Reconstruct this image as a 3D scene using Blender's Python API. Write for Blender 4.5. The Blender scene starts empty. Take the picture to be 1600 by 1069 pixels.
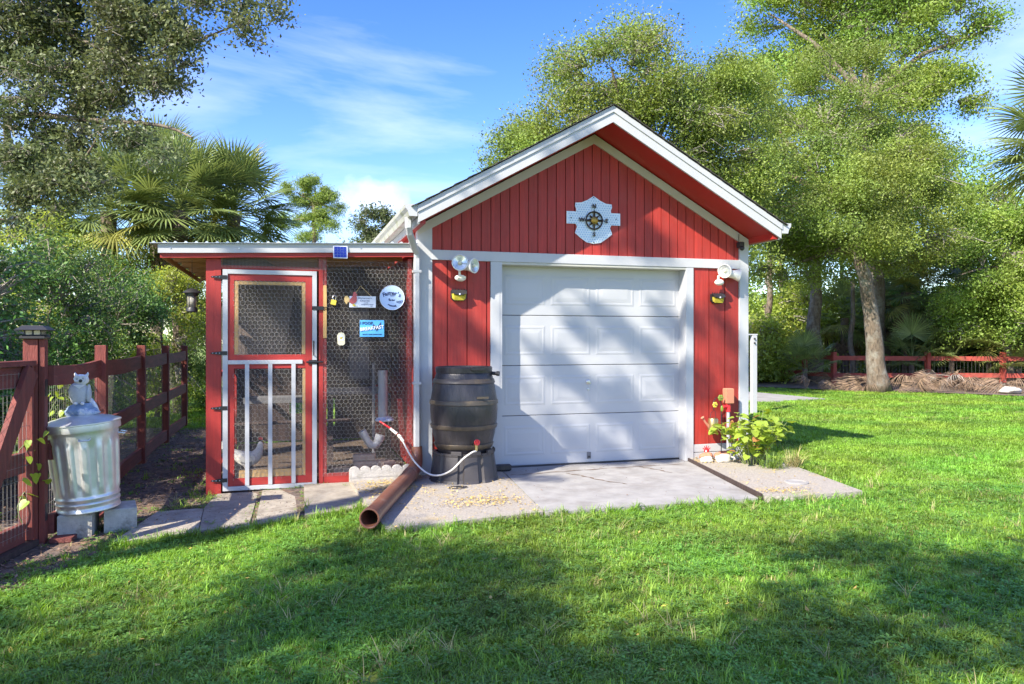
import bpy, bmesh, math, random
import numpy as np
from mathutils import Vector, Matrix, Euler, noise as mnoise
R = math.radians
S = bpy.context.scene
COL = S.collection

# ------------------------------------------------------------------ camera, sky, sun, exposure
TH = R(16.6)
cam = bpy.data.cameras.new('camera'); cam.sensor_width = 36; cam.lens = 1179/1600*36
cam.shift_y = (531-534.5)/1600; cam.clip_start = .05; cam.clip_end = 600
camo = bpy.data.objects.new('camera', cam); COL.objects.link(camo)
camo.location = (-2.13, -7.45, 1.34); camo.rotation_euler = (R(90), 0, -TH)
S.camera = camo

SUN_AZ, SUN_EL = R(237.2), R(38.5)
w = bpy.data.worlds.new('World'); S.world = w; w.use_nodes = True
nt = w.node_tree; N = nt.nodes; L = nt.links; N.clear()
sky = N.new('ShaderNodeTexSky'); sky.sky_type = 'NISHITA'; sky.sun_disc = False
sky.sun_elevation = SUN_EL; sky.sun_rotation = SUN_AZ; sky.air_density = 1.0; sky.dust_density = .25; sky.ozone_density = 2.6
bg = N.new('ShaderNodeBackground'); bg.inputs[1].default_value = .148
wo = N.new('ShaderNodeOutputWorld'); tc = N.new('ShaderNodeTexCoord')
mp = N.new('ShaderNodeMapping'); mp.inputs['Scale'].default_value = (1.0, 1.6, 5.5); mp.inputs['Rotation'].default_value = (0, .22, .5)
nz = N.new('ShaderNodeTexNoise'); nz.inputs['Scale'].default_value = 1.7; nz.inputs['Detail'].default_value = 7; nz.inputs['Roughness'].default_value = .55
nz.inputs['Distortion'].default_value = .35
cr = N.new('ShaderNodeValToRGB'); cr.color_ramp.elements[0].position = .47; cr.color_ramp.elements[1].position = .80
cr.color_ramp.elements[1].color = (.62, .62, .62, 1)
mx = N.new('ShaderNodeMix'); mx.data_type = 'RGBA'; mx.inputs['B'].default_value = (5.0, 5.3, 5.9, 1)
hs = N.new('ShaderNodeHueSaturation'); hs.inputs['Saturation'].default_value = 1.32; hs.inputs['Value'].default_value = 1.06; hs.inputs['Hue'].default_value = .522
L.new(tc.outputs['Generated'], mp.inputs[0]); L.new(mp.outputs[0], nz.inputs[0]); L.new(nz.outputs[0], cr.inputs[0])
L.new(sky.outputs[0], hs.inputs['Color']); L.new(hs.outputs[0], mx.inputs['A']); L.new(cr.outputs[0], mx.inputs['Factor'])
d0 = Vector(((590-800)/1179*math.cos(TH)+math.sin(TH), -(590-800)/1179*math.sin(TH)+math.cos(TH), (531-312)/1179)).normalized()
vs_ = N.new('ShaderNodeVectorMath'); vs_.operation = 'SUBTRACT'; vs_.inputs[1].default_value = d0
vm_ = N.new('ShaderNodeVectorMath'); vm_.operation = 'MULTIPLY'; vm_.inputs[1].default_value = (1, 1, 1.7)
vl_ = N.new('ShaderNodeVectorMath'); vl_.operation = 'LENGTH'
cn = N.new('ShaderNodeTexNoise'); cn.inputs['Scale'].default_value = 22; cn.inputs['Detail'].default_value = 6
ca = N.new('ShaderNodeMath'); ca.operation = 'MULTIPLY_ADD'; ca.inputs[1].default_value = .10; ca.inputs[2].default_value = -.05
cs_ = N.new('ShaderNodeMath'); cs_.operation = 'ADD'; cm = N.new('ShaderNodeMapRange'); cm.inputs[1].default_value = .048; cm.inputs[2].default_value = .010
cm.inputs[3].default_value = 0; cm.inputs[4].default_value = .42
m2x = N.new('ShaderNodeMix'); m2x.data_type = 'RGBA'; m2x.inputs['B'].default_value = (7.0, 6.9, 7.0, 1)
L.new(tc.outputs['Generated'], vs_.inputs[0]); L.new(vs_.outputs[0], vm_.inputs[0]); L.new(vm_.outputs[0], vl_.inputs[0]); L.new(tc.outputs['Generated'], cn.inputs[0])
L.new(cn.outputs[0], ca.inputs[0]); L.new(ca.outputs[0], cs_.inputs[0]); L.new(vl_.outputs['Value'], cs_.inputs[1]); L.new(cs_.outputs[0], cm.inputs[0])
L.new(cm.outputs[0], m2x.inputs['Factor']); L.new(mx.outputs['Result'], m2x.inputs['A']); L.new(m2x.outputs['Result'], bg.inputs[0])
0 and L.new(mx.outputs['Result'], bg.inputs[0]); L.new(bg.outputs[0], wo.inputs[0])

sl = bpy.data.lights.new('sun', 'SUN'); sl.energy = 5.0; sl.angle = R(.5); sl.color = (1.0, .915, .77)
so = bpy.data.objects.new('sun', sl); COL.objects.link(so)
sdir = Vector((math.sin(SUN_AZ)*math.cos(SUN_EL), math.cos(SUN_AZ)*math.cos(SUN_EL), math.sin(SUN_EL)))
so.rotation_euler = sdir.to_track_quat('Z', 'Y').to_euler(); so.location = (-20, -20, 20)
S.view_settings.view_transform = 'Standard'; S.view_settings.look = 'None'
S.view_settings.exposure = 1.14; S.view_settings.gamma = 1; S.view_settings.use_curve_mapping = False
S.cycles.max_bounces = 7; S.cycles.transparent_max_bounces = 12; S.cycles.use_adaptive_sampling = True
S.cycles.sample_clamp_indirect = 6

# ------------------------------------------------------------------ materials
def pmat(name, col, rough=.6, metal=0, var=.12, vscale=3, grain=None, bump=0, bscale=60, stain=None, stscale=2.5, stlo=.5, sthi=.75,
         island=0, sheen=0, trans=0, coat=0, posn=False, hue=0, orand=0):
    m = bpy.data.materials.new(name); m.use_nodes = True
    t = m.node_tree; n = t.nodes; l = t.links; b = n['Principled BSDF']
    b.inputs['Roughness'].default_value = rough; b.inputs['Metallic'].default_value = metal
    if coat: b.inputs['Coat Weight'].default_value = coat
    if posn: co = n.new('ShaderNodeNewGeometry').outputs['Position']
    else: co = n.new('ShaderNodeTexCoord').outputs['Object']
    ma = n.new('ShaderNodeMapping'); l.new(co, ma.inputs[0])
    if grain: ma.inputs['Scale'].default_value = grain
    no = n.new('ShaderNodeTexNoise'); no.inputs['Scale'].default_value = vscale; no.inputs['Detail'].default_value = 6; no.inputs['Roughness'].default_value = .62
    l.new(ma.outputs[0], no.inputs[0])
    mr = n.new('ShaderNodeMapRange'); mr.inputs[1].default_value = .25; mr.inputs[2].default_value = .75
    mr.inputs[3].default_value = 1-var*1.6; mr.inputs[4].default_value = 1+var*1.6
    l.new(no.outputs[0], mr.inputs[0])
    val = mr.outputs[0]
    if island:
        g = n.new('ShaderNodeNewGeometry'); m2 = n.new('ShaderNodeMapRange')
        m2.inputs[3].default_value = 1-island; m2.inputs[4].default_value = 1+island
        l.new(g.outputs['Random Per Island'], m2.inputs[0])
        mu = n.new('ShaderNodeMath'); mu.operation = 'MULTIPLY'; l.new(val, mu.inputs[0]); l.new(m2.outputs[0], mu.inputs[1]); val = mu.outputs[0]
    if orand:
        oi_ = n.new('ShaderNodeObjectInfo'); m5 = n.new('ShaderNodeMapRange'); m5.inputs[3].default_value = 1-orand; m5.inputs[4].default_value = 1+orand
        l.new(oi_.outputs['Random'], m5.inputs[0]); mu5 = n.new('ShaderNodeMath'); mu5.operation = 'MULTIPLY'; l.new(val, mu5.inputs[0]); l.new(m5.outputs[0], mu5.inputs[1]); val = mu5.outputs[0]
    h = n.new('ShaderNodeHueSaturation'); h.inputs['Color'].default_value = (*col, 1); l.new(val, h.inputs['Value'])
    if hue:
        n2 = n.new('ShaderNodeTexNoise'); n2.inputs['Scale'].default_value = .6 if posn else 1.3; l.new(co, n2.inputs[0])
        m3 = n.new('ShaderNodeMapRange'); m3.inputs[1].default_value = .3; m3.inputs[2].default_value = .7
        m3.inputs[3].default_value = .5-hue; m3.inputs[4].default_value = .5+hue; l.new(n2.outputs[0], m3.inputs[0])
        l.new(m3.outputs[0], h.inputs['Hue'])
    out = h.outputs[0]
    if stain:
        n3 = n.new('ShaderNodeTexNoise'); n3.inputs['Scale'].default_value = stscale; n3.inputs['Detail'].default_value = 8; n3.inputs['Roughness'].default_value = .7
        l.new(co, n3.inputs[0]); r3 = n.new('ShaderNodeMapRange'); r3.inputs[1].default_value = stlo; r3.inputs[2].default_value = sthi
        l.new(n3.outputs[0], r3.inputs[0]); mi = n.new('ShaderNodeMix'); mi.data_type = 'RGBA'; mi.inputs['B'].default_value = (*stain, 1)
        l.new(r3.outputs[0], mi.inputs['Factor']); l.new(out, mi.inputs['A']); out = mi.outputs['Result']
    l.new(out, b.inputs['Base Color'])
    if bump:
        nb = n.new('ShaderNodeTexNoise'); nb.inputs['Scale'].default_value = bscale; nb.inputs['Detail'].default_value = 4
        l.new(ma.outputs[0], nb.inputs[0]); bp = n.new('ShaderNodeBump'); bp.inputs['Strength'].default_value = bump; bp.inputs['Distance'].default_value = .01
        l.new(nb.outputs[0], bp.inputs['Height']); l.new(bp.outputs[0], b.inputs['Normal'])
    if trans:
        tr = n.new('ShaderNodeBsdfTranslucent'); ad = n.new('ShaderNodeMixShader'); ad.inputs[0].default_value = trans
        h2 = n.new('ShaderNodeHueSaturation'); h2.inputs['Value'].default_value = 1.5; h2.inputs['Hue'].default_value = .485; h2.inputs['Saturation'].default_value = 1.1
        l.new(out, h2.inputs['Color']); l.new(h2.outputs[0], tr.inputs[0]); l.new(b.outputs[0], ad.inputs[1]); l.new(tr.outputs[0], ad.inputs[2])
        l.new(ad.outputs[0], n['Material Output'].inputs[0])
    return m
VG = (9, 9, .5)
M = dict(
 siding=pmat('red_siding', (.36, .030, .022), .55, var=.16, vscale=3, grain=(14, 14, .8), bump=.25, bscale=20, stain=(.33, .055, .045), stscale=5, stlo=.5, sthi=.9, orand=.12),
 groove=pmat('red_groove', (.16, .012, .012), .7),
 soffit=pmat('red_soffit', (.38, .022, .016), .5, var=.06),
 white=pmat('white_trim', (.47, .48, .50), .45, var=.035, vscale=4, bump=.12, bscale=35, stain=(.5, .47, .40), stscale=3, stlo=.62, sthi=.95),
 cream=pmat('rake_white', (.49, .48, .42), .5, var=.03),
 door=pmat('door_white', (.47, .48, .50), .4, var=.02, vscale=2, stain=(.6, .57, .5), stscale=2, stlo=.66, sthi=1.0),
 seam=pmat('door_seam', (.12, .12, .13), .7),
 gutter=pmat('gutter_white', (.42, .42, .37), .4, var=.06, stain=(.22, .24, .08), stscale=9, stlo=.5, sthi=.72),
 spout=pmat('downspout_white', (.47, .48, .50), .35, var=.03, stain=(.45, .40, .28), stscale=14, stlo=.6, sthi=.8),
 shingle=pmat('shingle', (.06, .055, .05), .9, var=.3, vscale=20, bump=.5),
 coopred=pmat('coop_red', (.37, .030, .025), .5, var=.12, vscale=3, grain=(12, 12, .8), bump=.3, bscale=22, stain=(.25, .09, .05), stscale=6, stlo=.62, sthi=.9),
 coopredh=pmat('coop_red_rail', (.37, .030, .025), .5, var=.12, vscale=3, grain=(.8, 12, 12), bump=.3, bscale=22, stain=(.25, .09, .05), stscale=6, stlo=.62, sthi=.9),
 coopwhite=pmat('coop_white', (.47, .48, .50), .45, var=.05, stain=(.42, .42, .36), stscale=9, stlo=.58, sthi=.85),
 rawwood=pmat('raw_wood', (.55, .34, .13), .7, var=.15, vscale=3, grain=(14, 14, .9), bump=.3, bscale=20),
 plywood=pmat('plywood', (.46, .23, .08), .7, var=.2, vscale=2, grain=(1, 9, 9), bump=.3, bscale=18),
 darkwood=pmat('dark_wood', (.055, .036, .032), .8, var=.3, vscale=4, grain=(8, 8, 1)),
 greywood=pmat('grey_wood', (.16, .16, .17), .7, var=.15),
 fence=pmat('fence_red', (.20, .046, .036), .7, var=.25, vscale=3, grain=(9, 9, .9), bump=.5, bscale=24, stain=(.10, .045, .04), stscale=4, stlo=.5, sthi=.8),
 fenceh=pmat('fence_red_rail', (.19, .046, .038), .7, var=.25, vscale=3, grain=(9, .9, 9), bump=.5, bscale=24, stain=(.13, .05, .045), stscale=4, stlo=.5, sthi=.8),
 farfence=pmat('far_fence_red', (.30, .05, .035), .7, var=.3, vscale=4, stain=(.22, .07, .05), stscale=3, stlo=.5, sthi=.8),
 wire=pmat('wire', (.40, .38, .36), .5, .4, var=.1),
 wiredark=pmat('wire_dark', (.34, .32, .30), .6, .3, var=.1),
 galv=pmat('galvanised', (.74, .75, .76), .40, .72, var=.10, vscale=5, bump=.05, bscale=12, stain=(.52, .50, .44), stscale=4, stlo=.5, sthi=.85),
 black=pmat('black_metal', (.025, .025, .028), .4, .2),
 blackp=pmat('black_plastic', (.03, .03, .033), .45),
 bolt=pmat('bolt', (.7, .7, .7), .3, 1),
 barrel=pmat('barrel_brown', (.031, .029, .034), .33, var=.2, vscale=5, grain=(7, 7, .8), bump=.35, bscale=18, stain=(.10, .085, .07), stscale=5, stlo=.55, sthi=.85),
 band=pmat('barrel_band', (.075, .062, .05), .38, var=.2, stain=(.20, .15, .08), stscale=9, stlo=.5, sthi=.8),
 stand=pmat('barrel_stand', (.055, .050, .052), .5, var=.12, bump=.1),
 concrete=pmat('concrete', (.325, .315, .30), .85, var=.14, vscale=5, bump=.2, bscale=70, stain=(.19, .17, .15), stscale=2.2, stlo=.50, sthi=.80),
 pebble=pmat('pebble_concrete', (.36, .325, .28), .9, var=.22, vscale=60, bump=.7, bscale=120, stain=(.42, .32, .16), stscale=3, stlo=.54, sthi=.8),
 paver=pmat('paver', (.36, .32, .26), .9, orand=.15, var=.15, vscale=10, bump=.5, bscale=60, stain=(.16, .13, .10), stscale=4, stlo=.48, sthi=.75),
 cblock=pmat('concrete_block', (.45, .44, .40), .9, var=.15, vscale=14, bump=.6, bscale=80, stain=(.14, .13, .10), stscale=6, stlo=.5, sthi=.72),
 scallop=pmat('edger_white', (.44, .42, .39), .9, var=.12, vscale=20, bump=.6, bscale=90, stain=(.33, .31, .27), stscale=12, stlo=.5, sthi=.75),
 brownpipe=pmat('brown_pipe', (.20, .085, .055), .38, var=.15, vscale=4, stain=(.30, .20, .15), stscale=6, stlo=.55, sthi=.85),
 darkhole=pmat('pipe_inside', (.03, .015, .012), .8),
 hose=pmat('hose_white', (.78, .74, .66), .4, var=.03),
 redv=pmat('red_valve', (.65, .03, .04), .35),
 brass=pmat('brass', (.55, .40, .18), .35, .9),
 lampw=pmat('lamp_white', (.78, .77, .72), .35, var=.05, stain=(.5, .42, .3), stscale=20, stlo=.6, sthi=.85),
 lens=pmat('lamp_lens', (.62, .66, .66), .12, .35, var=.2, vscale=20),
 solarcell=pmat('solar_cell', (.03, .05, .30), .15, .2, coat=.5),
 solarline=pmat('solar_line', (.6, .65, .75), .4),
 yellow=pmat('yellow_lens', (.62, .50, .06), .3, var=.15, vscale=20),
 cream2=pmat('cream_plastic', (.72, .68, .5), .5),
 blue=pmat('sign_blue', (.10, .42, .85), .5, var=.06, vscale=8),
 bluedk=pmat('sign_dark', (.03, .06, .16), .6),
 signw=pmat('sign_white', (.72, .76, .86), .5, var=.04),
 signrnd=pmat('sign_pale_blue', (.42, .56, .85), .5, var=.05),
 ink=pmat('ink', (.05, .07, .18), .7),
 pink=pmat('sign_hen_red', (.55, .12, .12), .6, var=.2),
 tan=pmat('sign_tail_tan', (.75, .52, .22), .6, var=.2, vscale=30),
 shield=pmat('shield', (.62, .70, .76), .35, .25, var=.06),
 shieldk=pmat('shield_diamond', (.30, .45, .62), .4, .3, var=.15),
 bronze=pmat('bronze', (.06, .045, .035), .4, .7, var=.3),
 gold=pmat('gold', (.35, .22, .05), .35, .8),
 plaster=pmat('weathered_plaster', (.58, .58, .58), .9, var=.2, vscale=14, bump=.7, bscale=30, stain=(.30, .33, .38), stscale=14, stlo=.45, sthi=.7),
 plasterw=pmat('bleached_plaster', (.80, .79, .77), .9, var=.06, bump=.3),
 rock=pmat('painted_rock', (.24, .33, .48), .9, var=.3, vscale=9, stain=(.7, .72, .72), stscale=9, stlo=.52, sthi=.62, bump=.5, bscale=14),
 stone=pmat('white_stone', (.58, .56, .52), .9, var=.12, vscale=9, bump=.5, bscale=20),
 terracotta=pmat('terracotta', (.48, .20, .12), .8, var=.15),
 bark=pmat('bark', (.15, .115, .085), .95, var=.45, vscale=6, grain=(4, 4, 1), bump=1.0, bscale=18, stain=(.27, .255, .22), stscale=4, stlo=.48, sthi=.68),
 twig=pmat('twig', (.30, .27, .23), .9, var=.3),
 palmbark=pmat('palm_bark', (.15, .115, .09), .95, var=.4, vscale=6, bump=1, bscale=20),
 oakleaf=pmat('oak_leaf', (.205, .275, .055), .55, var=.32, vscale=.8, island=.38, trans=.34, posn=True, hue=.018),
 oakleaf2=pmat('oak_leaf_bright', (.225, .330, .060), .58, var=.22, vscale=.7, island=.35, trans=.35, posn=True, hue=.02),
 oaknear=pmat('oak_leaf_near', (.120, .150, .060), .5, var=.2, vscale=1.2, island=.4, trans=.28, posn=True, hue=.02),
 bushleaf=pmat('understorey_leaf', (.115, .215, .055), .5, var=.38, vscale=1.4, island=.4, trans=.35, posn=True, hue=.03),
 limeleaf=pmat('lime_leaf', (.30, .38, .07), .5, var=.2, vscale=.8, island=.35, trans=.4, posn=True, hue=.02),
 pineleaf=pmat('pine_needles', (.22, .31, .06), .6, var=.2, island=.3, trans=.3, posn=True),
 palmleaf=pmat('palm_leaf', (.205, .265, .085), .34, var=.2, vscale=2, island=.3, trans=.25, hue=.02),
 palmyellow=pmat('palm_leaf_yellow', (.34, .34, .09), .42, var=.2, island=.3, trans=.3),
 deadleaf=pmat('dead_frond', (.24, .165, .11), .8, var=.3, island=.4, trans=.15),
 greydead=pmat('grey_dead_frond', (.34, .31, .28), .8, var=.3, island=.4),
 hib=pmat('heart_leaf', (.30, .42, .06), .4, var=.14, vscale=9, trans=.35, hue=.02),
 grass=pmat('grass_blade', (.205, .360, .045), .5, var=.34, vscale=1.1, island=.4, trans=.35, posn=True, hue=.022),
 clover=pmat('clover_leaf', (.155, .320, .055), .45, var=.25, vscale=1.3, island=.35, trans=.3, posn=True, hue=.02),
 grassdry=pmat('grass_dry', (.40, .36, .16), .7, var=.2, island=.3, trans=.2, posn=True),
 lawn=pmat('lawn_soil', (.15, .20, .025), .95, var=.35, vscale=2.2, posn=True, bump=.8, bscale=40, stain=(.12, .14, .03), stscale=3, stlo=.5, sthi=.75),
 mulch=pmat('mulch', (.13, .10, .085), .95, var=.5, vscale=14, posn=True, bump=1, bscale=50, stain=(.28, .17, .10), stscale=5, stlo=.5, sthi=.7),
 chip=pmat('mulch_chip', (.20, .13, .09), .9, var=.3, island=.6, posn=True),
 litter=pmat('leaf_litter', (.55, .38, .11), .8, var=.25, island=.45, posn=True),
 feather=pmat('white_feather', (.78, .75, .70), .8, var=.08),
 pvc=pmat('pvc', (.38, .39, .42), .4, var=.05),
 dirt=pmat('coop_dirt', (.10, .07, .05), .95, var=.35, vscale=8, bump=.8, bscale=30),
 tarp=pmat('brown_tarp', (.13, .10, .085), .7, var=.25, vscale=2, bump=.5, bscale=4),
 brick=pmat('old_brick', (.42, .30, .22), .9, var=.2, vscale=10, bump=.4),
 glass=pmat('lantern_glass', (.35, .33, .28), .15, .1, var=.3, vscale=20),
 rust=pmat('rust_stain', (.17, .11, .075), .9, var=.3, vscale=30),
 stem=pmat('green_stem', (.16, .20, .07), .6),
)
M['darkwood2'] = M['darkwood']

# ------------------------------------------------------------------ mesh helpers
def wloc(o):
    v = Vector((0, 0, 0))
    while o is not None:
        v += o.location; o = o.parent
    return v
class MB:
    def __init__(s): s.v = []; s.f = []
    def add(s, vs, fs, mat=None):
        b = len(s.v)
        s.v += [tuple(mat @ Vector(v)) for v in vs] if mat is not None else [tuple(v) for v in vs]
        s.f += [tuple(b+i for i in f) for f in fs]; return s
    def box(s, x0, x1, y0, y1, z0, z1, mat=None, ch=0):
        if ch:
            c = ch; vs = []; 
            for z, k in ((z0, c), (z0+c, 0), (z1-c, 0), (z1, c)):
                vs += [(x0+k, y0+k, z), (x1-k, y0+k, z), (x1-k, y1-k, z), (x0+k, y1-k, z)]
            fs = [(3, 2, 1, 0), (12, 13, 14, 15)]
            for q in range(3):
                for i in range(4): fs.append((q*4+i, q*4+(i+1) % 4, q*4+4+(i+1) % 4, q*4+4+i))
            return s.add(vs, fs, mat)
        return s.add([(x0,y0,z0),(x1,y0,z0),(x1,y1,z0),(x0,y1,z0),(x0,y0,z1),(x1,y0,z1),(x1,y1,z1),(x0,y1,z1)],
                     [(3,2,1,0),(4,5,6,7),(0,1,5,4),(1,2,6,5),(2,3,7,6),(3,0,4,7)], mat)
    def beam(s, p0, p1, w, h, up=(0, 0, 1)):
        p0, p1 = Vector(p0), Vector(p1); d = (p1-p0); l = d.length; d.normalize()
        u = Vector(up); x = d.cross(u)
        if x.length < 1e-4: x = d.cross(Vector((1, 0, 0)))
        x.normalize(); z = x.cross(d)
        m = Matrix((x, d, z)).transposed().to_4x4(); m.translation = p0
        return s.box(-w/2, w/2, 0, l, -h/2, h/2, m)
    def tube(s, pts, rad, n=8, cap=True):
        pts = [Vector(p) for p in pts]; k = len(pts)
        if not hasattr(rad, '__len__'): rad = [rad]*k
        ref = Vector((0, 0, 1)); vs = []; fs = []; px = None
        for i, p in enumerate(pts):
            d = (pts[min(i+1, k-1)]-pts[max(i-1, 0)])
            if d.length < 1e-9: d = Vector((0, 0, 1))
            d.normalize()
            if px is None:
                px = d.cross(ref)
                if px.length < .05: px = d.cross(Vector((1, 0, 0)))
            else: px = px - d*px.dot(d)
            px.normalize(); py = d.cross(px)
            for j in range(n):
                a = 2*math.pi*j/n; vs.append(p+(px*math.cos(a)+py*math.sin(a))*rad[i])
        for i in range(k-1):
            for j in range(n): fs.append((i*n+j, i*n+(j+1) % n, (i+1)*n+(j+1) % n, (i+1)*n+j))
        if cap: fs.append(tuple(reversed(range(n)))); fs.append(tuple(range((k-1)*n, k*n)))
        return s.add(vs, fs)
    def lathe(s, prof, n=24, mat=None, rfun=None, cap=True):
        vs = []; fs = []; k = len(prof)
        for i, (r, z) in enumerate(prof):
            for j in range(n):
                a = 2*math.pi*j/n; rr = rfun(r, z, a) if rfun else r
                vs.append((rr*math.cos(a), rr*math.sin(a), z))
        for i in range(k-1):
            for j in range(n): fs.append((i*n+j, i*n+(j+1) % n, (i+1)*n+(j+1) % n, (i+1)*n+j))
        if cap:
            fs.append(tuple(reversed(range(n)))); fs.append(tuple(range((k-1)*n, k*n)))
        return s.add(vs, fs, mat)
    def prism(s, poly, y0, y1, mat=None):            # polygon in x,z extruded along y
        n = len(poly); a = sum(poly[i][0]*poly[(i+1) % n][1]-poly[(i+1) % n][0]*poly[i][1] for i in range(n))
        if a < 0: poly = poly[::-1]
        vs = [(x, y0, z) for x, z in poly]+[(x, y1, z) for x, z in poly]
        fs = [tuple(range(n)), tuple(reversed(range(n, 2*n)))]+[((i+1) % n, i, i+n, (i+1) % n+n) for i in range(n)]
        return s.add(vs, fs, mat)
    def slab(s, poly, z0, z1):                       # polygon in x,y extruded along z
        n = len(poly); a = sum(poly[i][0]*poly[(i+1) % n][1]-poly[(i+1) % n][0]*poly[i][1] for i in range(n))
        if a < 0: poly = poly[::-1]
        vs = [(x, y, z0) for x, y in poly]+[(x, y, z1) for x, y in poly]
        return s.add(vs, [tuple(reversed(range(n))), tuple(range(n, 2*n))]+[(i, (i+1) % n, (i+1) % n+n, i+n) for i in range(n)])
    def ball(s, c, r, n=10, m=7, noise=0, sd=0):
        rx, ry, rz = (r, r, r) if not hasattr(r, '__len__') else r; vs = []; fs = []
        for i in range(m+1):
            t = math.pi*i/m
            for j in range(n):
                a = 2*math.pi*j/n; d = Vector((math.sin(t)*math.cos(a), math.sin(t)*math.sin(a), -math.cos(t)))
                k = 1+noise*mnoise.noise(d*1.7+Vector((sd, sd*2.3, 0))) if noise else 1
                vs.append((c[0]+d.x*rx*k, c[1]+d.y*ry*k, c[2]+d.z*rz*k))
        for i in range(m):
            for j in range(n): fs.append((i*n+j, i*n+(j+1) % n, (i+1)*n+(j+1) % n, (i+1)*n+j))
        return s.add(vs, fs)
    def mesh(s, name, off=Vector((0, 0, 0)), smooth=False):
        me = bpy.data.meshes.new(name); me.from_pydata([(v[0]-off.x, v[1]-off.y, v[2]-off.z) for v in s.v], [], s.f)
        if smooth: me.polygons.foreach_set('use_smooth', [True]*len(me.polygons))
        me.update(); return me
    def build(s, name, mat, parent=None, smooth=False, local=False, angle=None):
        me = s.mesh(name, Vector((0, 0, 0)) if (local or parent is None) else wloc(parent), smooth)
        return put(name, me, mat, parent, angle)
def put(name, me, mat, parent=None, angle=None):
    me.materials.clear() if False else None
    if mat is not None and not me.materials: me.materials.append(M[mat] if isinstance(mat, str) else mat)
    o = bpy.data.objects.new(name, me); COL.objects.link(o); o.parent = parent
    if angle:
        me.polygons.foreach_set('use_smooth', [True]*len(me.polygons)); me.set_sharp_from_angle(angle=R(angle))
    return o
def tag(o, label=None, cat=None, group=None, kind=None):
    if label: o['label'] = label
    if cat: o['category'] = cat
    if group: o['group'] = group
    if kind: o['kind'] = kind
    return o
def thing(name, loc, label, cat, group=None):
    o = bpy.data.objects.new(name, None); o.empty_display_size = .1; COL.objects.link(o); o.location = loc
    return tag(o, label, cat, group)
def copy_tree(o, parent=None):
    c = o.copy(); COL.objects.link(c); c.parent = parent
    for ch in o.children: copy_tree(ch, c)
    return c
def text_mesh(txt, size, ext=.0015, rough=False, space=1.0, bold=0):
    cu = bpy.data.curves.new('lettering', 'FONT'); cu.body = txt; cu.size = size; cu.extrude = ext; cu.align_x = 'CENTER'; cu.align_y = 'CENTER'
    cu.space_character = space; cu.offset = bold; cu.resolution_u = 2
    ob = bpy.data.objects.new('lettering', cu); COL.objects.link(ob)
    dg = bpy.context.evaluated_depsgraph_get(); me = bpy.data.meshes.new_from_object(ob.evaluated_get(dg))
    bpy.data.objects.remove(ob); bpy.data.curves.remove(cu); return me
def text(txt, x, y, z, size, mat, parent, rot=0, bold=0, space=1.0):
    me = text_mesh(txt, size, bold=bold, space=space)
    m = Matrix.Translation(Vector((x, y, z))-wloc(parent)) @ Matrix.Rotation(R(90), 4, 'X') @ Matrix.Rotation(rot, 4, 'Z')
    me.transform(m); me.name = 'lettering'
    return put('lettering', me, mat, parent)

def smooth_path(cp, n=5):
    P = [Vector(p) for p in cp]; out = []
    for i in range(len(P)-1):
        p0, p1, p2, p3 = P[max(i-1, 0)], P[i], P[i+1], P[min(i+2, len(P)-1)]
        for k in range(n):
            t = k/n; out.append(.5*((2*p1)+(-p0+p2)*t+(2*p0-5*p1+4*p2-p3)*t*t+(-p0+3*p1-3*p2+p3)*t**3))
    out.append(P[-1]); return out

# ------------------------------------------------------------------ ground
def sstep(a, b, x):
    t = min(1, max(0, (x-a)/(b-a))); return t*t*(3-2*t)
def gz(x, y):
    z = -.045-.06*sstep(-1.4, -2.7, x)*sstep(9, 5, y)
    if y > 2 or x > 4 or y < -3: z += .02*mnoise.noise(Vector((x*.35, y*.35, 0)))
    return z
def ground_mesh():
    xs = sorted(set([-150, -80, -40, -25]+[round(-16+i*.5, 3) for i in range(93)]+[38, 50, 80, 150]))
    ys = sorted(set([-120, -60, -30]+[round(-16+i*.5, 3) for i in range(89)]+[35, 50, 80, 150, 220]))
    mb = MB(); nx = len(xs)
    vs = [(x, y, gz(x, y)) for y in ys for x in xs]
    fs = [(j*nx+i, j*nx+i+1, (j+1)*nx+i+1, (j+1)*nx+i) for j in range(len(ys)-1) for i in range(nx-1)]
    return mb.add(vs, fs)
tag(ground_mesh().build('lawn', 'lawn', smooth=True), kind='structure')

CONC = [(-.03, .14), (-.03, -.17), (-.21, -1.91), (1.70, -1.91), (2.115, -.0), (2.09, .14)]
SLAB_L = [(-1.56, -.12), (-1.46, -2.08), (-.225, -1.90), (-.045, -.17), (-.045, .0), (-.90, .0), (-.93, -.10)]
SLAB_R = [(2.13, -.0), (1.74, -1.95), (1.95, -2.03), (2.68, -2.02), (2.98, -.62), (2.98, -.0)]
PAVERS = [[(-3.32, -1.60), (-3.16, -.62), (-2.80, -.60), (-2.76, -1.42)], [(-2.745, -1.43), (-2.79, -.60), (-2.73, -.02), (-2.37, -.02), (-2.39, -1.39)],
          [(-2.372, -1.39), (-2.352, -.02), (-2.00, -.02), (-2.02, -1.33)], [(-2.002, -1.33), (-1.982, -.02), (-1.545, -.02), (-1.475, -1.18)]]
tag(MB().slab(CONC, -.10, .0).build('driveway', 'concrete'), kind='structure')
pv = MB().slab(SLAB_L, -.10, .004).build('pavement', 'pebble'); tag(pv, kind='structure')
pv = MB().slab(SLAB_R, -.10, .022).build('pavement', 'pebble'); tag(pv, kind='structure')
dw = [o for o in COL.objects if o.name == 'driveway'][0]
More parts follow.
